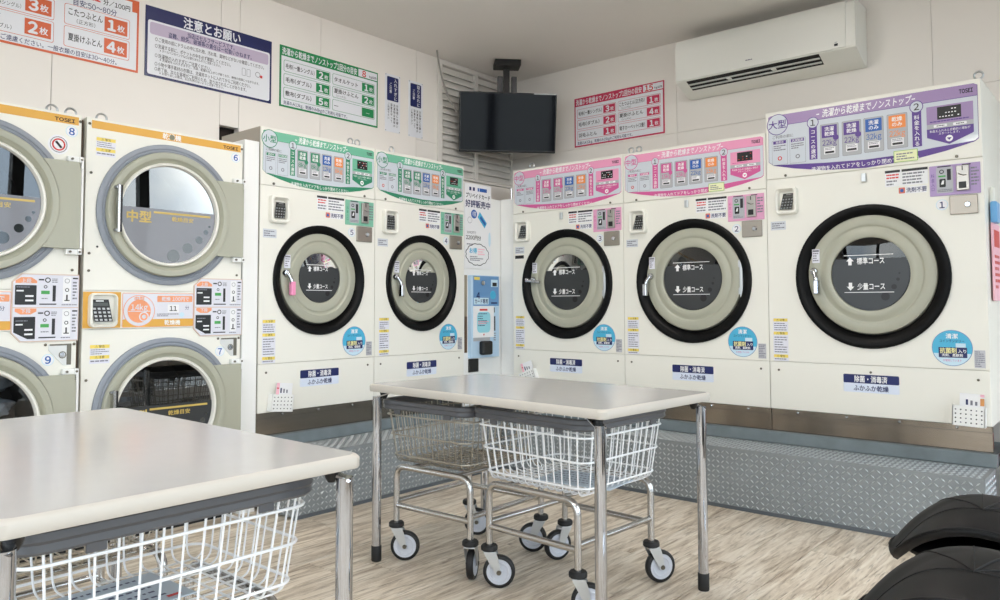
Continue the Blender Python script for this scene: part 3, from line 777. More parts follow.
# ------------------------------------------------------------------ stacked dryers
ZD = 0.0
LIGHTGLASS = glass_mat('clear_dryer_glass', (0.75, 0.76, 0.76), 1.6)
def dryer(lab, y_left, nums, keypad):
    W, TOP = .745, 1.851
    t = empty('stacked_dryer', (YA, y_left, ZD), HALF, lab, 'dryer', 'stacked coin dryers')
    N = lambda: B(ZD)
    b = N(); e = .02; dp = .385
    b.box(.002, e, .012, dp, .10, TOP, CREAM); b.box(W-e, W-.002, .012, dp, .10, TOP, CREAM); b.box(e, W-e, .012, dp, TOP-e, TOP-.001, CREAM); b.box(e, W-e, dp-e, dp, .10, TOP-e, CREAM); b.box(e, W-e, .012, dp-e, .10, .12, CREAM)
    b.build('casing', t)
    N().box(.01, W-.01, .03, dp, 0, .10, RUBBER).build('plinth', t)
    N().box(W+.002, W+.016, .03, .2, .05, TOP-.01, M('brown_gap_shade', (96, 76, 62), .8)).build('gap_shade_strip', t) if nums[0] == '8' else None  # added strip, its dark brown paints the shade in the gap between the dryers
    hub = []
    for i, (z0, z1, cz) in enumerate(((1.102, TOP, 1.456), (.10, .932, .561))):
        num = nums[i]; cx = .372
        fp = N().plate_hole(.0015, W-.0015, z0, z1, cx, cz, .285, 0, .012, CREAM).build('front_panel', t)
        N().lathe(cx, cz, [(.327, 0), (.327, -.010), (.320, -.014), (.308, -.014), (.304, -.010), (.300, -.010), (.296, -.014), (.290, -.012), (.285, .02)], RIMRING, 72).build('seal_ring', t, 45)
        door = N().lathe(cx-.004, cz, [(.288, -.006), (.288, -.030), (.284, -.036), (.262, -.038), (.258, -.036), (.254, -.028), (.246, -.020), (.240, -.016), (.236, -.016)], DOORGREY, 80).build('door', t, 35)
        N().lathe(cx-.006, cz-.001, [(.240, -.012), (.240, -.030), (.235, -.036), (.228, -.034), (.224, -.022), (.223, -.012)], M('white_trim_ring', (236, 234, 226), .35), 72).build('trim_ring', door, 40)
        N().lathe(cx-.006, cz-.001, [(.2235, -.016), (.0006, -.0165)], LIGHTGLASS if num == '9' else DGLASS, 56).build('glass', door)
        N().lathe(cx-.006, cz-.001, [(.235, .005), (.235, .03), (.26, .06), (.26, .34), (.001, .35)], DRUM, 40).build('drum', t, 40)
        # hinge wing on the right of the door
        R_ = .2885; pts = []
        for k in range(17):
            a = math.radians(39.5-79*k/16); pts.append((cx-.004+R_*math.cos(a)-.002, cz+.003+R_*math.sin(a)))
        pts = [(.735, cz+.187)]+pts+[(.735, cz-.181)]
        N().poly(pts, DOORGREY, -.032, -.004).build('hinge_wing', door)
        N().box(.737, .747, -.030, 0, cz-.180, cz+.165, WHITE, .002).build('hinge_bar', door)
        for zz in (cz+.187, cz-.206):
            b = N(); b.box(.685, .745, -.026, 0, zz, zz+.024, WHITE, .003); b.box(.728, .746, -.032, 0, zz-.03 if zz > cz else zz, zz+.024, WHITE, .003); hb = b.build('hinge_bracket', t)
            for xs_ in (.70, .737): N().lathe(xs_, zz+.012, [(.005, -.026), (.005, -.034), (0, -.035)], SCREW, 8).build('bolt', hb)
        # handle
        b = N(); hx = .118
        for zz in (cz+.098, cz-.090): b.tube([(hx-.006, -.030, zz), (hx-.002, -.058, zz)], .009, TUBE, 10)
        b.box(hx-.008, hx+.004, -.072, -.052, cz-.103, cz+.110, TUBE, .004); b.box(hx+.003, hx+.012, -.070, -.054, cz-.100, cz+.107, BLACK, .003)
        b.build('handle', door)
        # film with gold print and see-through dots
        if num != '9':
            gcx, gcz, gr_ = cx-.006, cz-.001, .2225
            zf = .023; a0 = math.asin(zf/gr_); arc = []
            for k in range(41):
                a = math.pi-a0+(math.pi+2*a0)*k/40; arc.append((gcx+gr_*math.cos(a), gcz+gr_*math.sin(a)))
            b = N(); yb = -.0172
            b.poly(arc, DFILM if i == 0 else FILM, yb)
            b.text('中型', .225, gcz-.018, .048, GOLD, yb-.0005, fillw=.112, bold=.03)
            b.rect(.290, .566, gcz+.002, gcz+.011, GOLD, yb-.0005); b.text('乾燥目安', .428, gcz-.018, .020, GOLD, yb-.0005, fillw=.105, bold=.02)
            for dx, dz_, rr in ((.02, -.190, .030), (.088, -.150, .025), (.145, -.108, .018), (.178, -.068, .012), (.196, -.040, .006)): b.disc(gcx+dx, gcz+dz_, rr, M('dot_dark_glass', (34, 38, 36), .05, coat=1.0), yb-.0005, n=20)
            b.build('glass_print', door)
        # number + warning labels
        if i == 0: nx, nz, wx, wz = .705, 1.776, .040, 1.689
        else: nx, nz, wx, wz = .636, .812, .034, .785
        b = N(); b.disc(nx, nz, .024, PALEBLUE, -.0008); b.disc(nx, nz, .0215, PAPER, -.0012); b.text(num, nx, nz, .034, BLUE, -.0016, bold=.03); b.build('number_sticker', t)
        b = N(); b.rect(wx, wx+.083, wz, wz+.084, M('label_lilac'), -.0008)
        for zz in (.066, .020): b.rect(wx+.001, wx+.082, wz+zz, wz+zz+.015, YELLOW, -.0012); b.text('⚠ 警告' if zz > .05 else '⚠ 注意', wx+.041, wz+zz+.0075, .011, INK, -.0016)
        b.lines(wx+.004, wx+.079, wz+.038, wz+.064, 3, GREYINK, -.0012, .4); b.lines(wx+.004, wx+.079, wz+.004, wz+.018, 1, GREYINK, -.0012, .4); b.build('warning_label', t)
        for xs_, zz in ((.022, cz+.155), (.022, cz-.195), (.72, cz-.27), (.022, cz-.27)):
            N().lathe(xs_, zz, [(.006, 0), (.006, -.003), (0, -.005)], SCREW, 8).build('screw', t)
        N().lathe(.055, cz-.165, [(.005, -.0006), (0, -.0008)], BLACK, 8).build('screw_hole', t)
    # amber band
    b = N(); b.rect(.021, .732, 1.806, 1.841, ORANGEBAND, -.0008); b.text('乾燥機', .377, 1.824, .026, WINK, -.0012, maxw=.105, bold=.02); b.disc(.377, 1.823, .013, M('worn_sticker', (120, 120, 100)), -.0016, n=12); b.text('TOSEI', .677, 1.821, .017, M('dark_brown_ink', (60, 30, 24)), -.0012, fillw=.080, bold=.04); b.build('amber_band', t)
    for xs_ in (.012, .738): N().lathe(xs_, 1.824, [(.006, 0), (.006, -.003), (0, -.005)], SCREW, 8).build('screw', t)
    # middle strip
    ms = N().box(.0015, W-.0015, 0, .012, .934, 1.100, CREAM).build('middle_strip', t)
    b = N(); b.rect(.002, .160, .938, 1.095, ORANGEBAND, -.0008); b.rect(.166, .497, .938, 1.092, LILACGREY, -.0008, r=.006); b.frame(.166, .497, .938, 1.092, .0025, SALMON, -.001, r=.006)
    b.rect(.169, .495, .940, .974, ORANGEBAND, -.0012, r=.004)
    b.disc(.241, 1.012, .071, SALMON, -.0016, n=36); b.disc(.241, 1.012, .068, LILACGREY, -.002, n=36); b.disc(.241, 1.010, .052, SALMON, -.0024, n=36)
    b.text('中型', .241, 1.066, .020, SALMON, -.0028, maxw=.05, bold=.02); b.text('14kg', .241, 1.028, .030, LILACGREY, -.0028, fillw=.075, bold=.02); b.rect(.192, .290, 1.008, 1.011, LILACGREY, -.0028)
    b.disc(.262, .985, .022, LILACGREY, -.0028, n=18); b.ring(.262, .985, .017, .009, SALMON, -.0032, 16)
    b.rect(.322, .490, 1.052, 1.080, SALMON, -.0016, r=.003); b.text('乾燥 100円で', .408, 1.066, .018, LILACGREY, -.002, maxw=.14, bold=.02)
    b.rect(.372, .425, 1.004, 1.040, PAPER, -.0016); b.text('11', .398, 1.022, .026, INK, -.002, bold=.02); b.text('分', .465, 1.025, .018, NAVY, -.002); b.lines(.322, .425, .984, 1.000, 2, GREYINK, -.0016); b.disc(.44, .992, .012, PALEBLUE, -.0016, n=14)
    b.text('乾燥機', .395, .957, .022, WINK, -.0016, bold=.02); b.build('strip_print', ms)
    if keypad:
        kb = N(); prof = []
        k0, k1, kz0, kz1 = .022, .140, .940, 1.090
        prof = [(kb.rr_pts(k0, k1, kz0, kz1, .024), 0.0), (kb.rr_pts(k0+.002, k1-.002, kz0+.002, kz1-.002, .022), -.026), (kb.rr_pts(k0+.009, k1-.009, kz0+.012, kz1-.008, .016), -.030), (kb.rr_pts(k0+.013, k1-.013, kz0+.018, kz1-.012, .012), -.006)]
        n_ = len(prof[0][0]); vs = []; fs = []
        for pl, yy in prof: vs += [(p_[0], yy, p_[1]) for p_ in pl]
        for s in range(3):
            for k in range(n_): fs.append([s*n_+k, s*n_+(k+1) % n_, (s+1)*n_+(k+1) % n_, (s+1)*n_+k])
        fs.append([3*n_+k for k in range(n_)]); kb._faces(vs, fs, CREAM); kbo = kb.build('keypad_box', t, 40)
        b = N(); ka, kc, za, zc = .036, .112, .966, 1.062
        sl = lambda x, z, o: (x-.016*(z-(za+zc)/2)/(zc-za), -.010-.010*(zc-z)/(zc-za)-o, z)
        def quad(x0_, x1_, z0_, z1_, mt, o): b._faces([sl(x0_, z0_, o), sl(x1_, z0_, o), sl(x1_, z1_, o), sl(x0_, z1_, o)], [[0, 1, 2, 3]], mt)
        quad(ka, kc, za, zc, BLACK, 0); quad(ka+.006, kc-.006, zc-.028, zc-.014, M('lcd_grey'), .0006); quad(ka+.022, kc-.022, zc-.009, zc-.004, PAPER, .0006)
        for r_ in range(4):
            for c_ in range(4):
                wx = (kc-ka)/4; wz = (zc-.032-za)/4; quad(ka+wx*c_+wx*.2, ka+wx*c_+wx*.8, za+wz*r_+wz*.22, za+wz*r_+wz*.75, M('key_light', (190, 192, 194), .5), .0008)
        b.build('keypad', kbo)
    # coin control plate
    out = [(.496, .925), (.530, .888), (.748, .888), (.748, 1.166), (.530, 1.166), (.496, 1.132)]
    cp = N().poly(out, M('plate_brown_rim', (214, 190, 176), .4), -.006, 0).build('coin_plate', t)
    inn = [(.500, .927), (.532, .892), (.745, .892), (.745, 1.162), (.532, 1.162), (.500, 1.130)]
    b = N(); y_ = -.0068; b.poly(inn, LILACGREY, y_)
    b.rect(.500, .745, 1.0255, 1.029, M('plate_brown_rim'), y_-.0004)
    for base, txt in ((1.029, '上段'), (.892, '下段')):
        u = base > 1
        zz = base+(.098 if u else .112)
        b.poly([(.508, zz), (.586, zz), (.586, zz+.010), (.566, zz+.024), (.528, zz+.024), (.508, zz+.010)] if u else [(.508, zz+.020), (.586, zz+.020), (.586, zz+.008), (.566, zz-.004), (.528, zz-.004), (.508, zz+.008)], SALMON, y_-.0004)
        b.text(txt, .547, zz+.010, .016, LILACGREY, y_-.0008, bold=.02)
        if u: b.rect(.507, .585, base+.010, base+.090, BLACK, y_-.0004, r=.003)
        else: b.poly([(.505, base+.036), (.555, base+.008), (.583, base+.008), (.583, base+.098), (.505, base+.098)], BLACK, y_-.0004)
        b.lines(.512, .575, base+.078, base+.086, 1, GREYINK, y_-.0008)
        b.rect(.512, .538, base+.064, base+.070, PAPER, y_-.0008)
        for q_ in (.042, .024): b.rect(.544, .574, base+q_, base+q_+.007, PAPER, y_-.0008)
        b.rect(.592, .612, base+.110, base+.116, INK, y_-.0004); b.ring(.626, base+.112, .011, .007, BLACK, y_-.0004, 16); b.lines(.642, .664, base+.100, base+.120, 3, GREYINK, y_-.0004)
        b.ring(.618, base+.084, .007, .004, INK, y_-.0004, 12); b.rect(.602, .634, base+.054, base+.068, GREENP, y_-.0004); b.rect(.645, .657, base+.024, base+.090, INK, y_-.0004); b.lines(.604, .634, base+.032, base+.040, 1, GREYINK, y_-.0004)
        b.rect(.596, .660, base+.010, base+.015, INK, y_-.0004)
        b.rect(.684, .716, base+.018, base+.128, PAPER, y_-.0004, r=.004); b.ring(.700, base+.110, .010, .008, GREYINK, y_-.0008, 14); b.ring(.700, base+.072, .008, .005, INK, y_-.0008, 14); b.rect(.697, .703, base+.026, base+.052, INK, y_-.0008); b.rect(.690, .711, base+.026, base+.030, INK, y_-.0008)
        b.rect(.722, .742, base+.118, base+.124, INK, y_-.0004); b.lines(.722, .740, base+.03, base+.11, 6, GREYINK, y_-.0004); b.lines(.680, .740, base+.006, base+.014, 1, GREYINK, y_-.0004)
    b.build('coin_print', cp)
    lk = N().poly([(.636, .876), (.724, .876), (.724, .786), (.694, .786), (.636, .852)], M('lock_recess', (214, 214, 212), .35, .3), -.003, 0).build('lock_cover', t)
    b = N(); b.rect(.706, .724, .788, .875, SCREW, -.0035); b.ring(.690, .830, .015, .011, SCREW, -.004, 16); b.disc(.690, .830, .010, CHROME, -.0038, n=14); b.rect(.640, .722, .869, .876, SCREW, -.0034); b.build('key_lock', lk)
    for xs_ in (.625, .735): N().lathe(xs_, .874, [(.006, 0), (.006, -.003), (0, -.005)], SCREW, 8).build('screw', t)
    if nums[0] == '8':
        b = N(); b.disc(.655, 1.712, .042, PAPER, -.0008, n=28); b.ring(.655, 1.712, .034, .031, GREYINK, -.0012, 24); b.ring(.655, 1.712, .026, .020, RED, -.0016, 24); b.poly([(.640, 1.722), (.648, 1.728), (.670, 1.702), (.663, 1.696)], INK, -.0014); b.build('no_shoes_sticker', t)
    # lifting eyes on the top
    for xs_ in (.66, .735) if nums[0] == '8' else (.10,):
        b = N(); b.tube([(xs_+.022*math.cos(2*math.pi*i/14), .10, TOP+.026+.022*math.sin(2*math.pi*i/14)) for i in range(14)], .005, ZINC, 6, closed=True); b.lathez(xs_, .10, [(.008, TOP-.002), (.008, TOP+.010)], ZINC, 8); b.build('lifting_eye', t, 60)
    return t
dryer('stacked cream dryer numbered 6 and 7, beside the white filler panel', -2.723, '67', True)
dryer('stacked cream dryer numbered 8 and 9, with clothes in the lower drum', -3.487, '89', True)
# laundry behind the lower glass of the second dryer
def cloth_lump(name, loc, sc, col, lab, seed):
    bm2 = bmesh.new(); bmesh.ops.create_icosphere(bm2, subdivisions=4, radius=1)
    from mathutils import noise
    for v in bm2.verts:
        d = 1+.35*noise.noise(v.co*1.7+Vector((seed, 0, 0)))+.14*noise.noise(v.co*4.5+Vector((0, seed, 0)))+.06*abs(noise.noise(v.co*11))
        v.co = Vector((v.co.x*sc[0], v.co.y*sc[1], v.co.z*sc[2]))*d
    b = B(); b.merge(bm2, M(name+'_cloth', col, .9, bump=.2, bscale=80)); o = b.build(name, None, 180); o.location = loc
    tag(o, lab, 'laundry', 'clothes in the dryer drum')
cloth_lump('laundry', (-0.865, -3.06, .44), (.09, .16, .09), (150, 158, 168), 'grey cloth lying behind the dryer glass numbered 9', 1)
cloth_lump('laundry', (-0.835, -3.06, .615), (.06, .13, .045), (244, 208, 198), 'pink cloth lying on top behind the dryer glass numbered 9', 5)
cloth_lump('laundry', (-0.95, -2.99, .72), (.06, .10, .05), (60, 60, 66), 'dark cloth at the back behind the dryer glass numbered 9', 9)

# white filler between dryer and washer, and the corner fillers
f = B().box(-1.09, -0.698, -1.970, -1.886, 0, 1.878, WHITE, .002).build('filler_panel'); tag(f, 'tall white filler panel between the dryers and the green washers', 'panel')
f = B().box(-0.745, -0.72, -0.07, 0.07, .37, 1.777, WHITE).build('filler_panel'); tag(f, 'white filler panel between the card vending cabinet and room corner', 'panel')
f = B().box(-0.715, -0.566, 0.05, 0.07, .37, 1.780, WHITE).build('filler_panel'); tag(f, 'narrow white filler panel beside the corner washer numbered 3', 'panel')

# ------------------------------------------------------------------ card vending cabinet in the corner
t = empty('card_vending_cabinet', (YA, -0.345, .366), HALF, 'white prepaid card vending cabinet with blue front in the corner', 'vending machine')
N = lambda: B(.366)
N().box(0, .272, .004, .33, .366, 1.776, WHITE, .003).build('cabinet', t)
un = N().box(.040, .322, -.030, .004, .682, 1.236, M('vend_blue', (186, 212, 234), .4), .003).build('vending_unit', t)
b = N(); y_ = -.0308
b.rect(.056, .318, 1.03, 1.232, M('vend_blue_dark', (104, 148, 194), .4), y_); b.rect(.066, .12, 1.205, 1.225, YELLOW, y_-.0004); b.text('4', .105, 1.10, .05, NAVY, y_-.0004, bold=.03)
b.rect(.235, .305, 1.16, 1.21, PALEBLUE, y_-.0004); b.rect(.25, .295, 1.165, 1.19, INK, y_-.0008); b.rect(.062, .21, 1.04, 1.085, PALEBLUE, y_-.0004); b.text('カード専用', .136, 1.062, .03, NAVY, y_-.0008, maxw=.13, bold=.02)
b.disc(.255, 1.105, .03, SKYBLUE, y_-.0008, n=18); b.rect(.235, .30, 1.045, 1.055, NAVY, y_-.0004); b.lathe(.145, 1.185, [(.016, -.03), (.016, -.042), (0, -.044)], CHROME, 12)
b.rect(.262, .280, .86, .96, M('vend_mark', (60, 66, 80)), y_-.0004); b.lines(.262, .285, .79, .85, 4, GREYINK, y_-.0004); b.rect(.258, .274, .985, 1.02, INK, y_-.0004); b.lines(.225, .315, .69, .80, 6, M('pale_vend_lines', (190, 214, 236)), y_-.0004)
b.rect(.056, .225, .795, .835, BUTTON, y_-.0004)
b.build('unit_print', un)
b = N(); b.rect(.054, .262, .818, 1.030, PAPER, -.034, -.031); b.rect(.09, .225, .85, .99, M('aqua_print', (150, 212, 226)), -.0345, r=.03); b.rect(.115, .195, .998, 1.010, RED, -.0345); b.lines(.10, .19, .89, .985, 6, NAVY, -.035, .3); b.lines(.10, .21, .905, .93, 2, PINKP, -.0354); b.poly([(.150, .842), (.166, .842), (.158, .826)], RED, -.0345); b.build('paper_notice', un)
N().box(.112, .208, -.075, -.03, .702, .795, BLACK, .012).build('card_reader', un)
N().box(.042, .140, -.004, .006, .588, .676, BLACK, .004).build('coin_return', t)
b = N(); b.box(.006, .026, -.002, .01, .86, 1.236, M('slot_tan', (150, 138, 118), .6)); b.box(.006, .026, -.003, .01, .72, .96, M('slot_brown', (92, 70, 52), .6)); b.build('side_gap_strip', t)
# poster above
t = empty('poster', (YA, -0.343, 1.283), HALF, 'white prepaid card poster above the blue vending unit', 'poster')
b = B(); b.rect(0, .268, 0, .574, PAPER, -.003, 0.0); y_ = -.0036
for xx, w_, c_ in ((.055, .02, NAVY), (.09, .02, NAVY), (.135, .014, BLUE), (.185, .075, BLUE)): b.rect(xx-w_/2, xx+w_/2, .526, .550, c_, y_)
b.text('プリペイドカード', .134, .492, .032, INK, y_, fillw=.245, bold=.02); b.text('好評販売中', .132, .437, .046, NAVY, y_, fillw=.25, bold=.025)
b.disc(.092, .368, .030, BLUE, y_, n=20); b.text('得', .092, .368, .034, WINK, y_-.0005)
b.poly([(.128, .350), (.150, .388), (.222, .315), (.200, .278)], SKYBLUE, y_); b.poly([(.150, .345), (.160, .362), (.212, .312), (.202, .296)], BLUE, y_-.0005)
b.ring(.05, .325, .022, .020, GREYINK, y_, 18)
b.text('2000円で', .020, .242, .018, INK, y_, align='l'); b.text('2200円分', .012, .208, .030, INK, y_, align='l', fillw=.15, bold=.02); b.lines(.02, .09, .155, .170, 1, GREYINK, y_); b.disc(.250, .205, .012, PALEBLUE, y_, n=14, rz=.05)
n_c = 96; pts = []
for k in range(n_c):
    a = 2*math.pi*k/n_c; r_ = 1+.07*abs(math.sin(a*6)); pts.append((.125+.112*r_*math.cos(a), .095+.072*r_*math.sin(a)))
b.poly(pts, INK, y_); b.poly([(.125+(p_[0]-.125)*.95, .095+(p_[1]-.095)*.93) for p_ in pts], PAPER, y_-.0005)
b.text('お得', .082, .120, .034, SKYBLUE, y_-.001, bold=.03); b.lines(.13, .20, .09, .14, 3, PINKP, y_-.001); b.lines(.05, .20, .05, .085, 3, GREYINK, y_-.001)
b.build('poster_sheet', t)

# ------------------------------------------------------------------ louvre window in the corner
LOUV = M('louvre_white', (222, 218, 212), .5); LOUVD = M('louvre_gap', (100, 96, 90), .8)
t = empty('window_3', (XA, 0, 0), 0, 'white louvre window with horizontal slats behind the television', kind='structure')
b = B(); y0, y1, z0, z1 = -.205, .632, 1.966, HC-.004
b.box(-.03, .012, y0, y0+.045, z0, z1, LOUV, .002); b.box(-.03, .012, y1-.012, y1, z0, z1, LOUV, .002); b.box(-.03, .012, y0+.045, y1-.012, z1-.035, z1, LOUV, .002); b.box(-.03, .012, y0+.045, y1-.012, z0, z0+.02, LOUV, .002); b.box(-.03, .010, .19, .225, z0+.02, z1-.035, LOUV, .002)
b.build('window_frame', t)
B().box(-.05, -.035, y0, y1, z0, z1, LOUVD).build('dark_backing', t)
ns = 16; pz = (z1-.035-z0-.02)/ns
for a, c_ in ((y0+.046, .189), (.226, y1-.013)):
    me = None
    for i in range(ns):
        if me is None:
            L = c_-a; b = B(); v0 = b._faces([(-.026, 0, pz*1.10), (-.022, 0, pz*1.13), (.006, 0, .004), (.002, 0, .0), (-.026, L, pz*1.10), (-.022, L, pz*1.13), (.006, L, .004), (.002, L, .0)], [[0, 1, 2, 3], [7, 6, 5, 4], [1, 5, 6, 2], [0, 3, 7, 4], [0, 4, 5, 1], [3, 2, 6, 7]], LOUV); o = b.build('slat', t); me = o.data
        else: o = bpy.data.objects.new('slat', me); COL.objects.link(o); o.parent = t
        o.location = (0, a, z0+.022+i*pz*.985)

# ------------------------------------------------------------------ wall signs
def sign(name, loc, rz, lab, cat='sign', group='printed wall signs'):
    return empty(name, loc, rz, lab, cat, group)
SIGNW = M('sign_white', (226, 228, 234), .4)
def price_sign(loc, rz, lab, col, coltxt, head, kgtxt, left, right, foot):
    t = sign('price_sign', loc, rz, lab); w, h = .749, .368
    b = B(); b.rect(0, w, 0, h, col, -.004, 0); b.build('board', t)
    b = B(); y = -.0045; b.rect(.010, w-.010, .010, .305, SIGNW, y)
    b.text(head, .014, .335, .040, SIGNW, y, align='l', fillw=.56, bold=.025)
    b.rect(.585, w-.008, .312, .360, SIGNW, y); b.text(kgtxt, .632, .336, .046, RED, y-.0005, bold=.03); b.text('kg以内', .705, .328, .016, INK, y-.0005, maxw=.06, bold=.02)
    for x0, x1, rows in ((.026, .364, left), (.380, .722, right)):
        for k, (s, sub, v) in enumerate(rows):
            zt = .283-.082*k; zb = zt-.070
            b.rect(x0, x1, zb, zt, col, y-.0005, r=.010); b.rect(x0+.0022, x1-.0022, zb+.0022, zt-.0022, SIGNW, y-.001, r=.009)
            b.text(s, x0+.012, (zb+zt)/2+(.010 if sub else 0), .028, INK, y-.0015, align='l', maxw=.205, bold=.015)
            if sub: b.text(sub, x0+.03, zb+.016, .014, INK, y-.0015, align='l', maxw=.15)
            b.rect(x1-.108, x1-.008, zb+.007, zt-.007, col, y-.0015)
            if v == '−': b.text('—', x1-.058, (zb+zt)/2, .026, SIGNW, y-.002)
            else: b.text(v, x1-.072, (zb+zt)/2, .046, SIGNW, y-.002, bold=.05); b.text('枚', x1-.033, (zb+zt)/2-.005, .026, SIGNW, y-.002, bold=.02)
    b.text(foot, .026, .027, .022, NAVY, y-.0005, align='l', fillw=.47, bold=.01)
    b.build('sign_print', t)
price_sign((XA, -1.511, 2.211), HALF, 'green bordered load guide sign for the 8 kg washers', M('sign_green', (22, 132, 76), .4), None, '洗濯から乾燥までノンストップ1回分の目安', '8',
    (('毛布(一重シングル)', '', '2'), ('毛布(ダブル)', '', '1'), ('敷布(ダブル)', '', '5')), (('タオルケット', '', '1'), ('夏掛けふとん', '(シングル)', '2'), ('     —', '', '−')), '洗濯のみ12kg、乾燥のみ8kgのご利用も可能です。')
price_sign((-0.480, YB, 2.213), 0, 'crimson bordered load guide sign for the 15 kg washers', M('sign_crimson', (196, 52, 88), .4), None, '洗濯から乾燥までノンストップ1回分の目安', '15',
    (('毛布(一重シングル)', '', '3'), ('毛布(ダブル)', '', '2'), ('羽毛ふとん', '', '1')), (('こたつふとん(正方形)', '(シングル)', '1'), ('夏掛けふとん', '(シングル)', '4'), ('電子カーペット(3畳)', '', '1')), '洗濯のみ22kg、乾燥のみ15kgのご利用も可能です。')
# orange dryer sign
t = sign('price_sign', (XA, -3.071, 2.213), HALF, 'orange bordered drying time sign above the dryers'); OR = M('sign_orange', (206, 92, 48), .4)
B().rect(0, .735, 0, .367, OR, -.004, 0).build('board', t)
b = B(); y = -.0045; b.rect(.010, .725, .010, .305, SIGNW, y)
b.rect(.415, .700, .292, .355, SIGNW, y-.0005); b.text('11', .52, .325, .040, RED, y-.001, bold=.03); b.text('分/100円', .625, .315, .026, INK, y-.001, maxw=.13, bold=.02)
b.text('目安:50〜80分', .425, .274, .030, NAVY, y-.001, align='l', fillw=.20, bold=.01)
for x0, x1, rows in ((.03, .343, (('毛布', '(一重シングル)', '3'), ('毛布', '(ダブル)', '2'))), (.386, .690, (('こたつふとん', '(正方形)', '1'), ('夏掛けふとん', '', '4')))):
    for k, (s, sub, v) in enumerate(rows):
        zt = .257-.107*k; zb = zt-.100
        b.rect(x0, x1, zb, zt, OR, y-.0005, r=.010); b.rect(x0+.0022, x1-.0022, zb+.0022, zt-.0022, SIGNW, y-.001, r=.009)
        b.text(s, x0+.018, (zb+zt)/2+(.016 if sub else 0), .034, INK, y-.0015, align='l', maxw=.155, bold=.015)
        if sub: b.text(sub, x0+.055, zb+.026, .020, INK, y-.0015, align='l', maxw=.12)
        b.rect(x1-.122, x1-.012, zb+.013, zt-.013, OR, y-.0015); b.text(v, x1-.088, (zb+zt)/2, .058, SIGNW, y-.002, bold=.05); b.text('枚', x1-.043, (zb+zt)/2-.006, .032, SIGNW, y-.002, bold=.02)
b.text('の品物はご遠慮ください。一般衣類の目安は30〜40分。', .03, .028, .024, NAVY, y-.0005, align='l', fillw=.60, bold=.01)
b.build('sign_print', t)
# navy notice
t = sign('notice_sign', (XA, -2.302, 2.211), HALF, 'navy bordered notice sign with a lilac text band')
B().rect(0, .735, 0, .367, M('sign_navy', (20, 28, 84), .35), -.004, 0).build('board', t)
b = B(); y = -.0045; b.rect(.012, .723, .012, .295, SIGNW, y, r=.012); b.rect(.022, .713, .222, .285, M('lilac_band_print', (190, 176, 200), .4), y-.0005, r=.012)
b.text('注意とお願い', .367, .330, .056, SIGNW, y, fillw=.335, bold=.025)
b.text('当店はセルフサービスです。', .36, .268, .026, NAVY, y-.001, fillw=.275, bold=.012); b.text('盗難、紛失、破損等の責任は一切負いかねます。', .362, .240, .026, NAVY, y-.001, fillw=.485, bold=.012)
for z_, s, x0, L, h_ in ((.200, '○ご使用の前にドラムの中に忘れ物、汚れ等、異物などがないか確認してください。', .05, .635, .021), (.166, '○洗濯する前に、ポケットの中を必ず確認してください。', .05, .425, .021), (.146, '※ボールペンのインクなどは落ちませんのでご注意ください。', .075, .34, .014), (.116, '○洗濯物の入れすぎにご注意ください。', .05, .31, .021), (.098, '※洗濯物を入れすぎますと、洗濯、乾燥の仕上がりが悪くなり、機械の故障につながります。', .075, .58, .014), (.072, '○小物や薄手素材の衣類は、洗濯用ネットに入れてからご利用ください。', .05, .55, .021), (.046, '○終了後、次のお客様がご利用のため、取り出されることがあります。', .05, .525, .021), (.028, '※お取り出しの際は、お忘れ物のないようご注意ください。', .075, .36, .014)):
    b.text(s, x0, z_, h_, INK, y-.0005, align='l', fillw=L, bold=.006)
for dx in (0, .03): b.frame(.545+dx, .568+dx, .125, .168, .002, GREYINK, y-.0005, r=.004)
b.ring(.645, .150, .016, .013, GREYINK, y-.0005, 14); b.rect(.66, .675, .135, .150, RED, y-.0005)
b.build('sign_print', t)
# two narrow notices
for yl, s1, s2, lab in ((-.697, '入れすぎに', 'ご注意', 'narrow white notice with navy heading nearer the green sign'), (-.484, '取り忘れに', 'ご注意', 'narrow white notice with navy heading nearer the louvre window')):
    t = sign('narrow_notice', (XA, yl, 2.206), HALF, lab)
    B().rect(0, .134, 0, .392, SIGNW, -.003, 0).build('board', t)
    b = B(); y = -.0035; b.rect(.016, .118, .212, .376, NAVY, y, r=.008)
    b.text('\n'.join(s1), .092, .294, .030, SIGNW, y-.0005, bold=.02); b.text('\n'.join(s2), .048, .300, .024, SIGNW, y-.0005, bold=.02)
    for k, (s, zb) in enumerate((('お客様にお願い', .03), ('洗濯物は機械の', .03), ('容量を守って', .06), ('ご利用下さい', .08))):
        b.text('\n'.join(s), .108-.026*k, (.20+zb)/2, (.20-zb)/len(s)*.92, INK, y, maxw=.018, bold=.01)
    b.build('sign_print', t)
    b = B()
    for xx, zz in ((.006, .386), (.128, .386), (.006, .006), (.128, .006)): b.lathe(xx, zz, [(.003, -.003), (.002, -.006), (0, -.006)], SCREW, 6)
    b.build('pins', t)

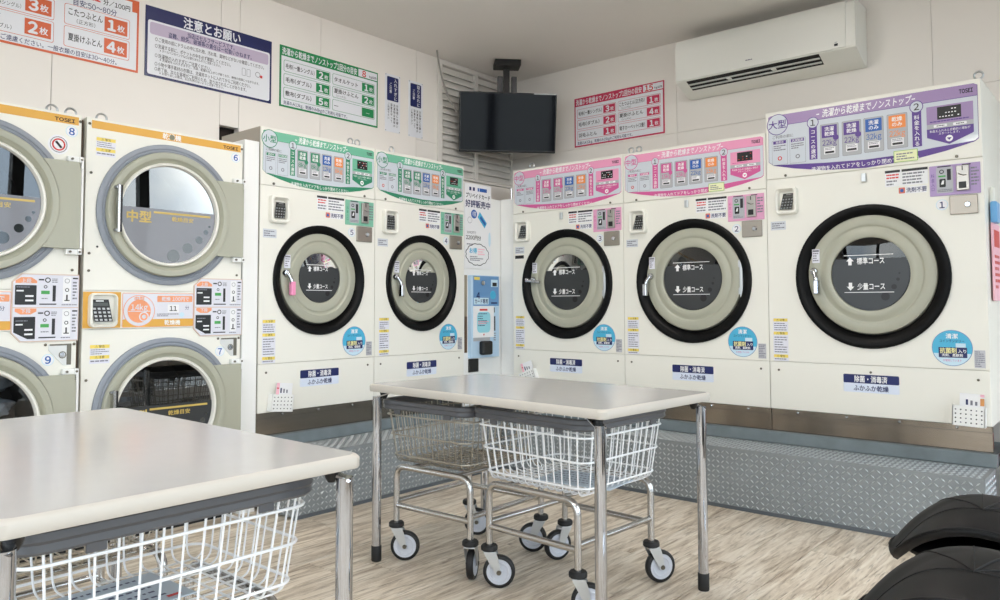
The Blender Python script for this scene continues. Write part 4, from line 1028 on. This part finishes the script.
# ------------------------------------------------------------------ air conditioner
t = empty('air_conditioner', (0.474, YB, 2.40), 0, 'white wall-mounted air conditioner with open vent above the pink washers', 'air conditioner')
N = lambda: B(2.40); L = 1.096; D = .234
ACW = M('ac_white', (232, 232, 226), .38)
def extr(b, prof, x0, x1, mt):
    n = len(prof); b._faces([(x0, p_[0], p_[1]) for p_ in prof]+[(x1, p_[0], p_[1]) for p_ in prof], [[i, (i+1) % n, n+(i+1) % n, n+i] for i in range(n)]+[list(range(n-1, -1, -1)), list(range(n, 2*n))], mt)
b = N(); extr(b, [(-.005, 2.745), (-.18, 2.745), (-.215, 2.728), (-D+.006, 2.69), (-D+.006, 2.48), (-.222, 2.468), (-.12, 2.425), (-.06, 2.402), (-.005, 2.400)], 0, L, ACW); b.build('body', t, 25)
b = N(); extr(b, [(-.17, 2.750), (-.212, 2.738), (-D, 2.70), (-D-.004, 2.66), (-D-.002, 2.474), (-D+.01, 2.474), (-D+.01, 2.69), (-.20, 2.725), (-.17, 2.742)], .004, L-.050, ACW); b.build('front_panel', t, 25)
b = N(); b._faces([(.07, -.2215, 2.4665), (.895, -.2215, 2.4665), (.895, -.130, 2.4278), (.07, -.130, 2.4278)], [[0, 1, 2, 3]], BLACK); b.build('vent_opening', t)
for k, f_ in enumerate((.35, .72)):
    b = N(); ya_, za_ = -.2215+f_*.09, 2.464-f_*.039
    b.box(.074, .890, ya_-.008, ya_+.012, za_-.003, za_+.003, M('vane_grey', (196, 198, 196), .4), .001); b.build('vane', t)
for xx in (.34, .62):
    N().box(xx-.012, xx+.012, -.196, -.15, 2.440, 2.450, ACW, .001).build('vane_clip', t)
b = N(); b.poly([(.985, 2.500), (1.005, 2.500), (1.005, 2.486), (.985, 2.486)], INK, -D-.0045); b.lines(.988, 1.003, 2.504, 2.510, 1, GREYINK, -D-.0045); b.build('status_sticker', t)
b = N(); b.lines(.47, .53, 2.509, 2.521, 1, GREYINK, -D-.0045); b.build('maker_mark', t)

# ------------------------------------------------------------------ ceiling television
yawt = math.atan2(.732, .681)
t = empty('television', (-0.78, 0.20, HC), yawt, 'black flat television hanging from a ceiling pole in the corner', 'television')
N = lambda: B(HC)
TVB = M('tv_bezel', (14, 14, 16), .3); TVS = M('tv_screen', (6, 8, 15), .06, ior=1.45)
zc = 2.372
bz = N().box(-.355, .355, -.055, -.015, zc-.215, zc+.215, TVB, .006).build('housing', t)
N().rect(-.345, .345, zc-.198, zc+.206, TVS, -.0558).build('screen', t)
N().box(-.20, .20, -.015, .03, zc-.13, zc+.12, TVB, .01).build('rear_cover', t)
N().rect(.185, .352, zc+.205, zc+.214, M('tv_label', (190, 190, 192)), -.0562).build('top_label', t)
b = N(); b.box(-.095, .095, -.07, .07, HC-.045, HC-.001, BLACK, .004); b.build('ceiling_plate', t)
b = N(); b.box(-.022, .022, -.008+.03, .036+.03, zc-.1, HC-.04, BLACK, .003); b.build('pole', t)
b = N()
for xx in (-.05, .052): b.box(xx-.02, xx+.02, .0, .028, zc+.10, zc+.345, M('mount_grey', (70, 70, 72), .4, .5), .004)
b.build('mount_arms', t)
tilt = math.radians(11); pv = Vector((0, .01, zc-HC))
for o in t.children:
    if o.name.split('.')[0] in ('housing', 'screen', 'rear_cover', 'top_label'):
        o.rotation_euler = (tilt, 0, 0); o.location = pv-Matrix.Rotation(tilt, 3, 'X') @ pv
c0 = Vector((-.984, -.321, HC)); c1 = Vector((-1.05, -.20, 2.55)); c2 = Vector((-1.02, -.08, 2.44))
b = B(); b.tube([c0*(1-u)**2+2*u*(1-u)*c1+c2*u*u for u in [i/14 for i in range(15)]], .007, M('cable_grey', (150, 146, 140), .6), 8); o = b.build('power_cable', None, 60); tag(o, 'grey power cable hanging from the ceiling to the television', 'cable')

# ------------------------------------------------------------------ folding tables
TTOP = M('table_laminate', (200, 198, 197), .16, ior=1.48, var=.01, vscale=20)
TEDGE = M('table_edge', (196, 190, 181), .45)
def table(lab, x0, x1, y0, y1, rot=0.0):
    t = empty('folding_table', ((x0+x1)/2, (y0+y1)/2, 0), rot, lab, 'table', 'white folding tables')
    hx, hy, H = (x1-x0)/2, (y1-y0)/2, .713
    b = B(); lay = [(.000, .683, .010), (-.003, .688, .014), (-.003, .705, .014), (.001, .711, .016), (.006, .713, .018)]
    rings = [[(p_[0], p_[1], z) for p_ in b.rr_pts(-hx+i, hx-i, -hy+i, hy-i, max(r, .004)+.012, 6)] for i, z, r in lay]
    n = len(rings[0]); vs = [v for r in rings for v in r]; fs = []
    for k in range(len(rings)-1):
        for i in range(n): fs.append([k*n+i, k*n+(i+1) % n, (k+1)*n+(i+1) % n, (k+1)*n+i])
    fs.append(list(range(n-1, -1, -1))); b._faces(vs, fs, TEDGE)
    b._faces(rings[-1], [list(range(n))], TTOP); b.build('table_top', t, 35)
    for sx in (-1, 1):
        for sy in (-1, 1):
            lx, ly = sx*(hx-.030), sy*(hy-.024)
            lg = B().tube([(lx, ly, .055), (lx, ly, .662)], .0185, CHROME, 20).build('leg', t, 50)
            B().lathez(lx, ly, [(.019, .0), (.0205, .004), (.0205, .060), (.019, .062)], RUBBER, 20).build('foot_cap', lg, 40)
            # chrome bracket strap: slopes up and inwards from the leg head to the top
            b = B(); ix, iy = lx-sx*.062, ly-sy*.030; d = Vector((-sy*sx, 1, 0)).normalized()*.017*1.0
            q = Vector((sx, -sy, 0)).normalized()*.018
            top = Vector((ix, iy, .6835)); bot = Vector((lx+sx*.012, ly+sy*.010, .658))
            vs = [bot-q, bot+q, top+q, top-q]; dn = Vector((-sx*.003, -sy*.003, -.004))
            b._faces(vs+[v+dn for v in vs], [[0, 1, 2, 3], [7, 6, 5, 4], [0, 4, 5, 1], [1, 5, 6, 2], [2, 6, 7, 3], [3, 7, 4, 0]], CHROME)
            b.build('bracket', lg)
            bk = B(); bk.lathez(lx-sx*.020, ly-sy*.020, [(.008, .652), (.014, .662), (.020, .6825)], BLACK, 14); bk.build('corner_block', lg, 50)
    return t
table('pale folding table parked over two wire carts in the middle of the room', .332, 1.514, -2.032, -1.362, math.radians(-3.2))
table('pale folding table nearest the dryers, at the bottom of the picture', .278, 1.462, -3.660, -2.966)

# ------------------------------------------------------------------ laundry carts
WIREW = M('white_coated_wire', (244, 245, 247), .3)
WIREG = M('grey_steel_wire', (176, 170, 158), .3, .85)
RIMV = M('grey_vinyl_rim', (86, 87, 91), .38)
TYRE = M('caster_tyre', (24, 24, 26), .5); HUBM = M('caster_hub', (196, 200, 210), .35)
def rrect_path(hx, hy, r, z, n=6):
    return [(p_[0], p_[1], z) for p_ in B().rr_pts(-hx, hx, -hy, hy, r, n)]
def cart(lab, loc, rz, w, d, rim_z, wire, swivel, fx, fy, bars_x=13, bars_y=12, fdx=0.0):
    t = empty('laundry_cart', (loc[0], loc[1], 0), rz, lab, 'laundry cart', 'wire laundry carts under the tables')
    hx, hy = w/2, d/2; zb = .392; tp = .032; wr = .0022 if wire is WIREG else .0026
    # vinyl bumper rim
    b = B(); prof = [(.0, rim_z-.040), (.006, rim_z-.034), (.004, rim_z-.022), (.008, rim_z-.016), (.006, rim_z-.003), (-.004, rim_z), (-.014, rim_z-.004), (-.016, rim_z-.038)]
    rings = [[(p_[0], p_[1], z) for p_ in b.rr_pts(-hx-o, hx+o, -hy-o, hy+o, .055+o, 6)] for o, z in prof]
    n = len(rings[0]); m_ = len(rings); vs = [v for r in rings for v in r]
    b._faces(vs, [[k*n+i, k*n+(i+1) % n, ((k+1) % m_)*n+(i+1) % n, ((k+1) % m_)*n+i] for k in range(m_) for i in range(n)], RIMV)
    b.build('bumper_rim', t, 40)
    for sd in (-1, 1):
        for u in (-.28, .28):
            B().box(u*w-.018, u*w+.018, sd*(hy-.001)-.003, sd*(hy-.001)+.003, rim_z-.055, rim_z-.036, RIMV, .002).build('rim_tab', t)
            B().box(sd*(hx-.001)-.003, sd*(hx-.001)+.003, u*d-.018, u*d+.018, rim_z-.055, rim_z-.036, RIMV, .002).build('rim_tab', t)
    # wire basket
    b = B(); zt = rim_z-.02; ix, iy = hx-.010, hy-.010; bx_, by_ = ix-tp, iy-tp
    for k in range(bars_x):
        f_ = -1+2*(k+.5)/bars_x
        b.tube(fillet([(f_*(ix-.02), -iy, zt), (f_*(bx_-.01), -by_, zb), (f_*(bx_-.01), by_, zb), (f_*(ix-.02), iy, zt)], .03, 4), wr, wire, 6)
    for k in range(bars_y):
        f_ = -1+2*(k+.5)/bars_y
        b.tube(fillet([(-ix, f_*(iy-.02), zt), (-bx_, f_*(by_-.01), zb+.005), (bx_, f_*(by_-.01), zb+.005), (ix, f_*(iy-.02), zt)], .03, 4), wr, wire, 6)
    for k, f_ in enumerate((.12, .48, .82)):
        z = zb+(zt-zb)*f_; o = tp*(1-f_); b.tube(rrect_path(ix-o+.004, iy-o+.004, .045, z), wr*1.35, wire, 6, closed=True)
    b.build('wire_basket', t, 60)
    # tubular frame: two hoops, side rails
    r = .0125; zt2 = zb-.012
    b = B()
    for s in (-1, 1):
        b.tube(fillet([(-fx, s*fy, .150), (-fx, s*fy, zt2), (fx, s*fy, zt2), (fx, s*fy, .150)], .05, 6), r, TUBE, 12)
        b.tube([(-fx, s*fy, .222), (fx, s*fy, .222)], r*.9, TUBE, 10)
        b.tube([(s*fx, -fy, .238), (s*fx, fy, .238)], r*.8, TUBE, 10)
        b.tube([(s*fx*.62, -fy, zt2), (s*fx*.62, fy, zt2)], r*.7, TUBE, 8)
    fr = b.build('frame', t, 50); fr.location.x = fdx
    # casters
    for (sx, sy), ang in zip(((-1, -1), (1, -1), (1, 1), (-1, 1)), swivel):
        f = B(); wz, tr = .0595, .036
        for s in (-1, 1):
            f.poly([(-.020, .132), (.026, .132), (.034, .110), (tr+.010, wz-.008), (tr-.010, wz-.008), (.006, .085)], ZINC, s*.021-.0012, s*.021+.0012)
        f.box(-.020, .028, -.022, .022, .128, .1335, ZINC, .002)
        f.lathe(tr, wz, [(.007, -.026), (.009, -.023), (.009, .023), (.007, .026)], SCREW, 10, True, True)
        f.lathez(0, 0, [(.010, .133), (.010, .165)], TUBE, 10)
        fo = f.build('caster_fork', t, 40); fo.location = (sx*fx+fdx, sy*fy, 0); fo.rotation_euler = (0, 0, math.radians(ang))
        B().lathez(0, 0, [(.026, .134), (.031, .138), (.031, .150), (.027, .155)], RUBBER, 20).build('collar', fo, 40)
        B().lathe(tr, wz, [(.046, -.013), (.054, -.0135), (.0585, -.009), (.0595, 0), (.0585, .009), (.054, .0135), (.046, .013)], TYRE, 32).build('tyre', fo, 50)
        B().lathe(tr, wz, [(.001, -.016), (.012, -.016), (.014, -.011), (.030, -.011), (.032, -.014), (.036, -.014), (.038, -.012), (.046, -.012), (.046, .012), (.038, .012), (.036, .014), (.032, .014), (.030, .011), (.014, .011), (.012, .016), (.001, .016)], HUBM, 28).build('hub', fo, 30)
    return t
cart('white wire laundry cart under the middle table, in front of the grey one', (1.106, -1.690), math.radians(-3), .540, .510, .657, WIREW, (40, 36, 62, 250), .205, .222)
cart('grey steel wire laundry cart under the middle table, beside the white one', (.556, -1.690), math.radians(1.5), .490, .490, .648, WIREG, (38, 118, 205, 30), .200, .225, fdx=.040)
cart('white wire laundry cart under the table nearest the dryers', (1.085, -3.290), 0, .500, .610, .652, WIREW, (20, 60, 100, 200), .195, .235, 11, 13)
cart('grey steel wire laundry cart behind the white one, under the table nearest the dryers', (.575, -3.300), 0, .480, .560, .648, WIREG, (20, 60, 100, 200), .195, .235, 11, 13)
CARD = M('card_blue_grey', (196, 208, 220), .5)
for (x, y, rz, lab) in ((1.19, -1.72, .1, 'pale blue notice card lying in the white cart under the middle table'), (1.06, -3.33, HALF+.05, 'pale blue notice card lying in the white cart nearest the dryers')):
    t = empty('notice_card', (x, y, .4015), rz, lab, 'card')
    b = B(); b.box(-.15, .15, -.10, .10, 0, .003, CARD); b.build('card_sheet', t)
    b = B(); rn = random.Random(5)
    for r_ in range(5):
        xx = -.13
        while xx < .10:
            w_ = rn.uniform(.006, .014); b._faces([(xx, .07-.032*r_-.004, .0036), (xx+w_, .07-.032*r_-.004, .0036), (xx+w_, .07-.032*r_+.004, .0036), (xx, .07-.032*r_+.004, .0036)], [[0, 1, 2, 3]], NAVY); xx += w_+.006
    b._faces([(.095, -.085, .0038), (.125, -.085, .0038), (.125, -.072, .0038), (.095, -.072, .0038)], [[0, 1, 2, 3]], RED); b.build('card_print', t, kind='stuff')

# ------------------------------------------------------------------ leaflet holders on the washers
def leaflets(loc, rz, lab, tilt, pink, w=.13):
    t = empty('leaflet_holder', loc, rz, lab, 'leaflet holder', 'white perforated leaflet holders on the washers')
    t.rotation_euler = (0, tilt, rz)
    b = B(); b.box(0, w, -.040, -.036, 0, .088, WHITE, .001); b.box(0, .004, -.040, -.001, 0, .088, WHITE); b.box(w-.004, w, -.040, -.001, 0, .088, WHITE); b.box(.004, w-.004, -.036, -.001, 0, .004, WHITE); b.box(.004, w-.004, -.004, -.001, .004, .088, WHITE); h = b.build('holder', t)
    b = B()
    for r_ in range(4):
        for c_ in range(6): b.disc(.014+(w-.028)*c_/5, .016+.019*r_, .0034, INK if (r_*5+c_*3) % 4 < 3 else GREYINK, -.0405, n=8)
    b.build('holes', h)
    b = B(); b.box(.028, w-.006, -.026, -.023, .006, .146, PAPER); lf = b.build('leaflet', t)
    b = B(); y = -.0265
    if pink: b.rect(.028, .046, .085, .146, PINKP, y); b.rect(.031, .043, .116, .122, RED, y-.0005)
    else: b.rect(w-.022, w-.006, .095, .128, M('leaflet_orange', (214, 150, 90)), y); b.rect(w-.022, w-.006, .134, .146, PINKP, y)
    for k in range(3): b.rect(.052+.018*k, .061+.018*k, .095, .12-.004*k, NAVY if k == 0 else GREYINK, y)
    b.build('leaflet_print', lf)
leaflets((2.060, -.001, .486), 0, 'white leaflet holder on the purple washer', .03, False)
leaflets((YA+.001, -1.824, .494), HALF, 'white leaflet holder with pink edged leaflet on washer 5', .10, True)
leaflets((-.455, -.001, .490), 0, 'white leaflet holder peeking over the table on washer 3', -.35, True)

# ------------------------------------------------------------------ things on the open side of the purple washer
t = empty('flyer_pouch', (2.2135, .10, 1.05), HALF, 'pink flyers clipped to the side of the purple washer', 'flyers')
b = B(); b.box(.0, .20, -.012, -.003, 0, .36, PINKP, .001); b.build('flyers', t)
b = B(); b.rect(.02, .18, .25, .33, RED, -.0125); b.lines(.02, .18, .05, .22, 6, RED, -.0125); b.build('flyer_print', t)
b = B(); b.box(.0, .09, -.03, -.002, .36, .46, M('clip_blue', (110, 170, 220), .4), .008); b.box(.02, .05, -.02, -.002, .45, .53, CREAM, .006); b.build('clip', t)
t = empty('plastic_crate', (2.236, .02, .0), 0, 'red plastic crate standing beside the purple washer', 'crate')
b = B(); CR = M('crate_red', (214, 70, 90), .4); 
for k in range(3): b.box(.0, .30, .0, .008, .30+.045*k, .335+.045*k, CR, .002); b.box(.0, .008, .0, .30, .30+.045*k, .335+.045*k, CR, .002)
b.build('crate_wall', t)
b = B(); b.box(.001, .30, .001, .30, .02, .30, WHITE, .004); b.build('crate_base', t)

# ------------------------------------------------------------------ black stools
LEATH = M('black_leatherette', (15, 15, 16), .55, ior=1.35, bump=.08, bscale=400); LEIN = M('stool_underside', (16, 15, 15), .55)
def stool(lab, loc, rz):
    t = empty('stool', (loc[0], loc[1], 0), rz, lab, 'stool', 'black stools')
    A_, Bd, zr, zt = .235, .225, .366, .520
    NU, NV = 40, 14
    def surf(ang, s, off):
        # s: 0 centre .. 1 rim
        x = A_*s*math.cos(ang); y = Bd*s*math.sin(ang)
        dlt = (ang+HALF+math.pi) % (2*math.pi)-math.pi
        rim = zr+.124*max(0, math.cos(dlt*1.45))**1.1 if abs(dlt) < 1.08 else zr
        z = rim+(zt-rim)*(1-s**2.3)
        n = Vector((x/A_**2*.03, y/Bd**2*.03, .6)).normalized()
        return Vector((x, y, z))-n*off
    b = B(); rows = []
    for k in range(NV+1):
        s = k/NV; rows.append([surf(2*math.pi*i/NU, s, 0) for i in range(NU)])
    lip = []
    for dr_, dz_ in ((.006, -.004), (.009, -.012), (.006, -.021), (-.004, -.026)):
        lip.append([p_+Vector((dr_*math.cos(2*math.pi*i/NU), dr_*math.sin(2*math.pi*i/NU), dz_)) for i, p_ in enumerate(rows[-1])])
    alls = rows+lip; vs = [v for r in alls for v in r]
    b._faces(vs, [[k*NU+i, k*NU+(i+1) % NU, (k+1)*NU+(i+1) % NU, (k+1)*NU+i] for k in range(len(alls)-1) for i in range(NU)], LEATH)
    b.build('seat_shell', t, 60)
    b = B(); ins = [lip[-1]]+[[surf(2*math.pi*i/NU, s, .034) for i in range(NU)] for s in (.92, .75, .5, .25, .02)]
    vs = [v for r in ins for v in r]
    b._faces(vs, [[k*NU+i, (k+1)*NU+i, (k+1)*NU+(i+1) % NU, k*NU+(i+1) % NU] for k in range(len(ins)-1) for i in range(NU)], LEIN); b.build('underside', t, 60)
    b = B()
    b.tube([p_+Vector((0, 0, .001)) for p_ in lip[0]], .003, LEATH, 6, closed=True)
    c = surf(-HALF, .55, 0)
    for a in (20, 62, 100, 145):
        e = surf(math.radians(a), .985, 0)
        pts = []
        for i in range(13):
            u = i/12; x = c.x+(e.x-c.x)*u; y = c.y+(e.y-c.y)*u
            s = min(1, math.hypot(x/A_, y/Bd)); g = math.atan2(y/Bd, x/A_); pts.append(surf(g, s, -.0004))
        b.tube(pts, .0022, LEATH, 5)
    for a in (-25, -155):
        e = surf(math.radians(a), .985, 0); pts = []
        for i in range(11):
            u = i/10; x = c.x+(e.x-c.x)*u; y = c.y+(e.y-c.y)*u
            s = min(1, math.hypot(x/A_, y/Bd)); g = math.atan2(y/Bd, x/A_); pts.append(surf(g, s, -.0004))
        b.tube(pts, .0022, LEATH, 5)
    b.build('seams', t, 60)
    b = B(); rr_ = [[(A_*k_*math.cos(2*math.pi*i/NU), Bd*k_*math.sin(2*math.pi*i/NU), z_) for i in range(NU)] for k_, z_ in ((.82, .366), (.885, .370), (.895, .380), (.86, .388), (.80, .392))]
    vs = [v for r in rr_ for v in r]; b._faces(vs, [[k*NU+i, k*NU+(i+1) % NU, (k+1)*NU+(i+1) % NU, (k+1)*NU+i] for k in range(4) for i in range(NU)]+[list(range(NU-1, -1, -1)), [4*NU+i for i in range(NU)]], LEIN); b.build('seat_pan', t, 50)
    B().lathez(0, .02, [(.03, .05), (.025, .06), (.025, .34), (.05, .3655)], CHROME, 18).build('pedestal', t, 40)
    B().lathez(0, .02, [(.19, .0), (.19, .008), (.10, .022), (.03, .05)], CHROME, 32).build('base', t, 40)
stool('black padded stool nearer the checker plate step', (2.425, -1.630), math.radians(2))
stool('black padded stool closest to the bottom edge', (2.487, -2.170), math.radians(2))
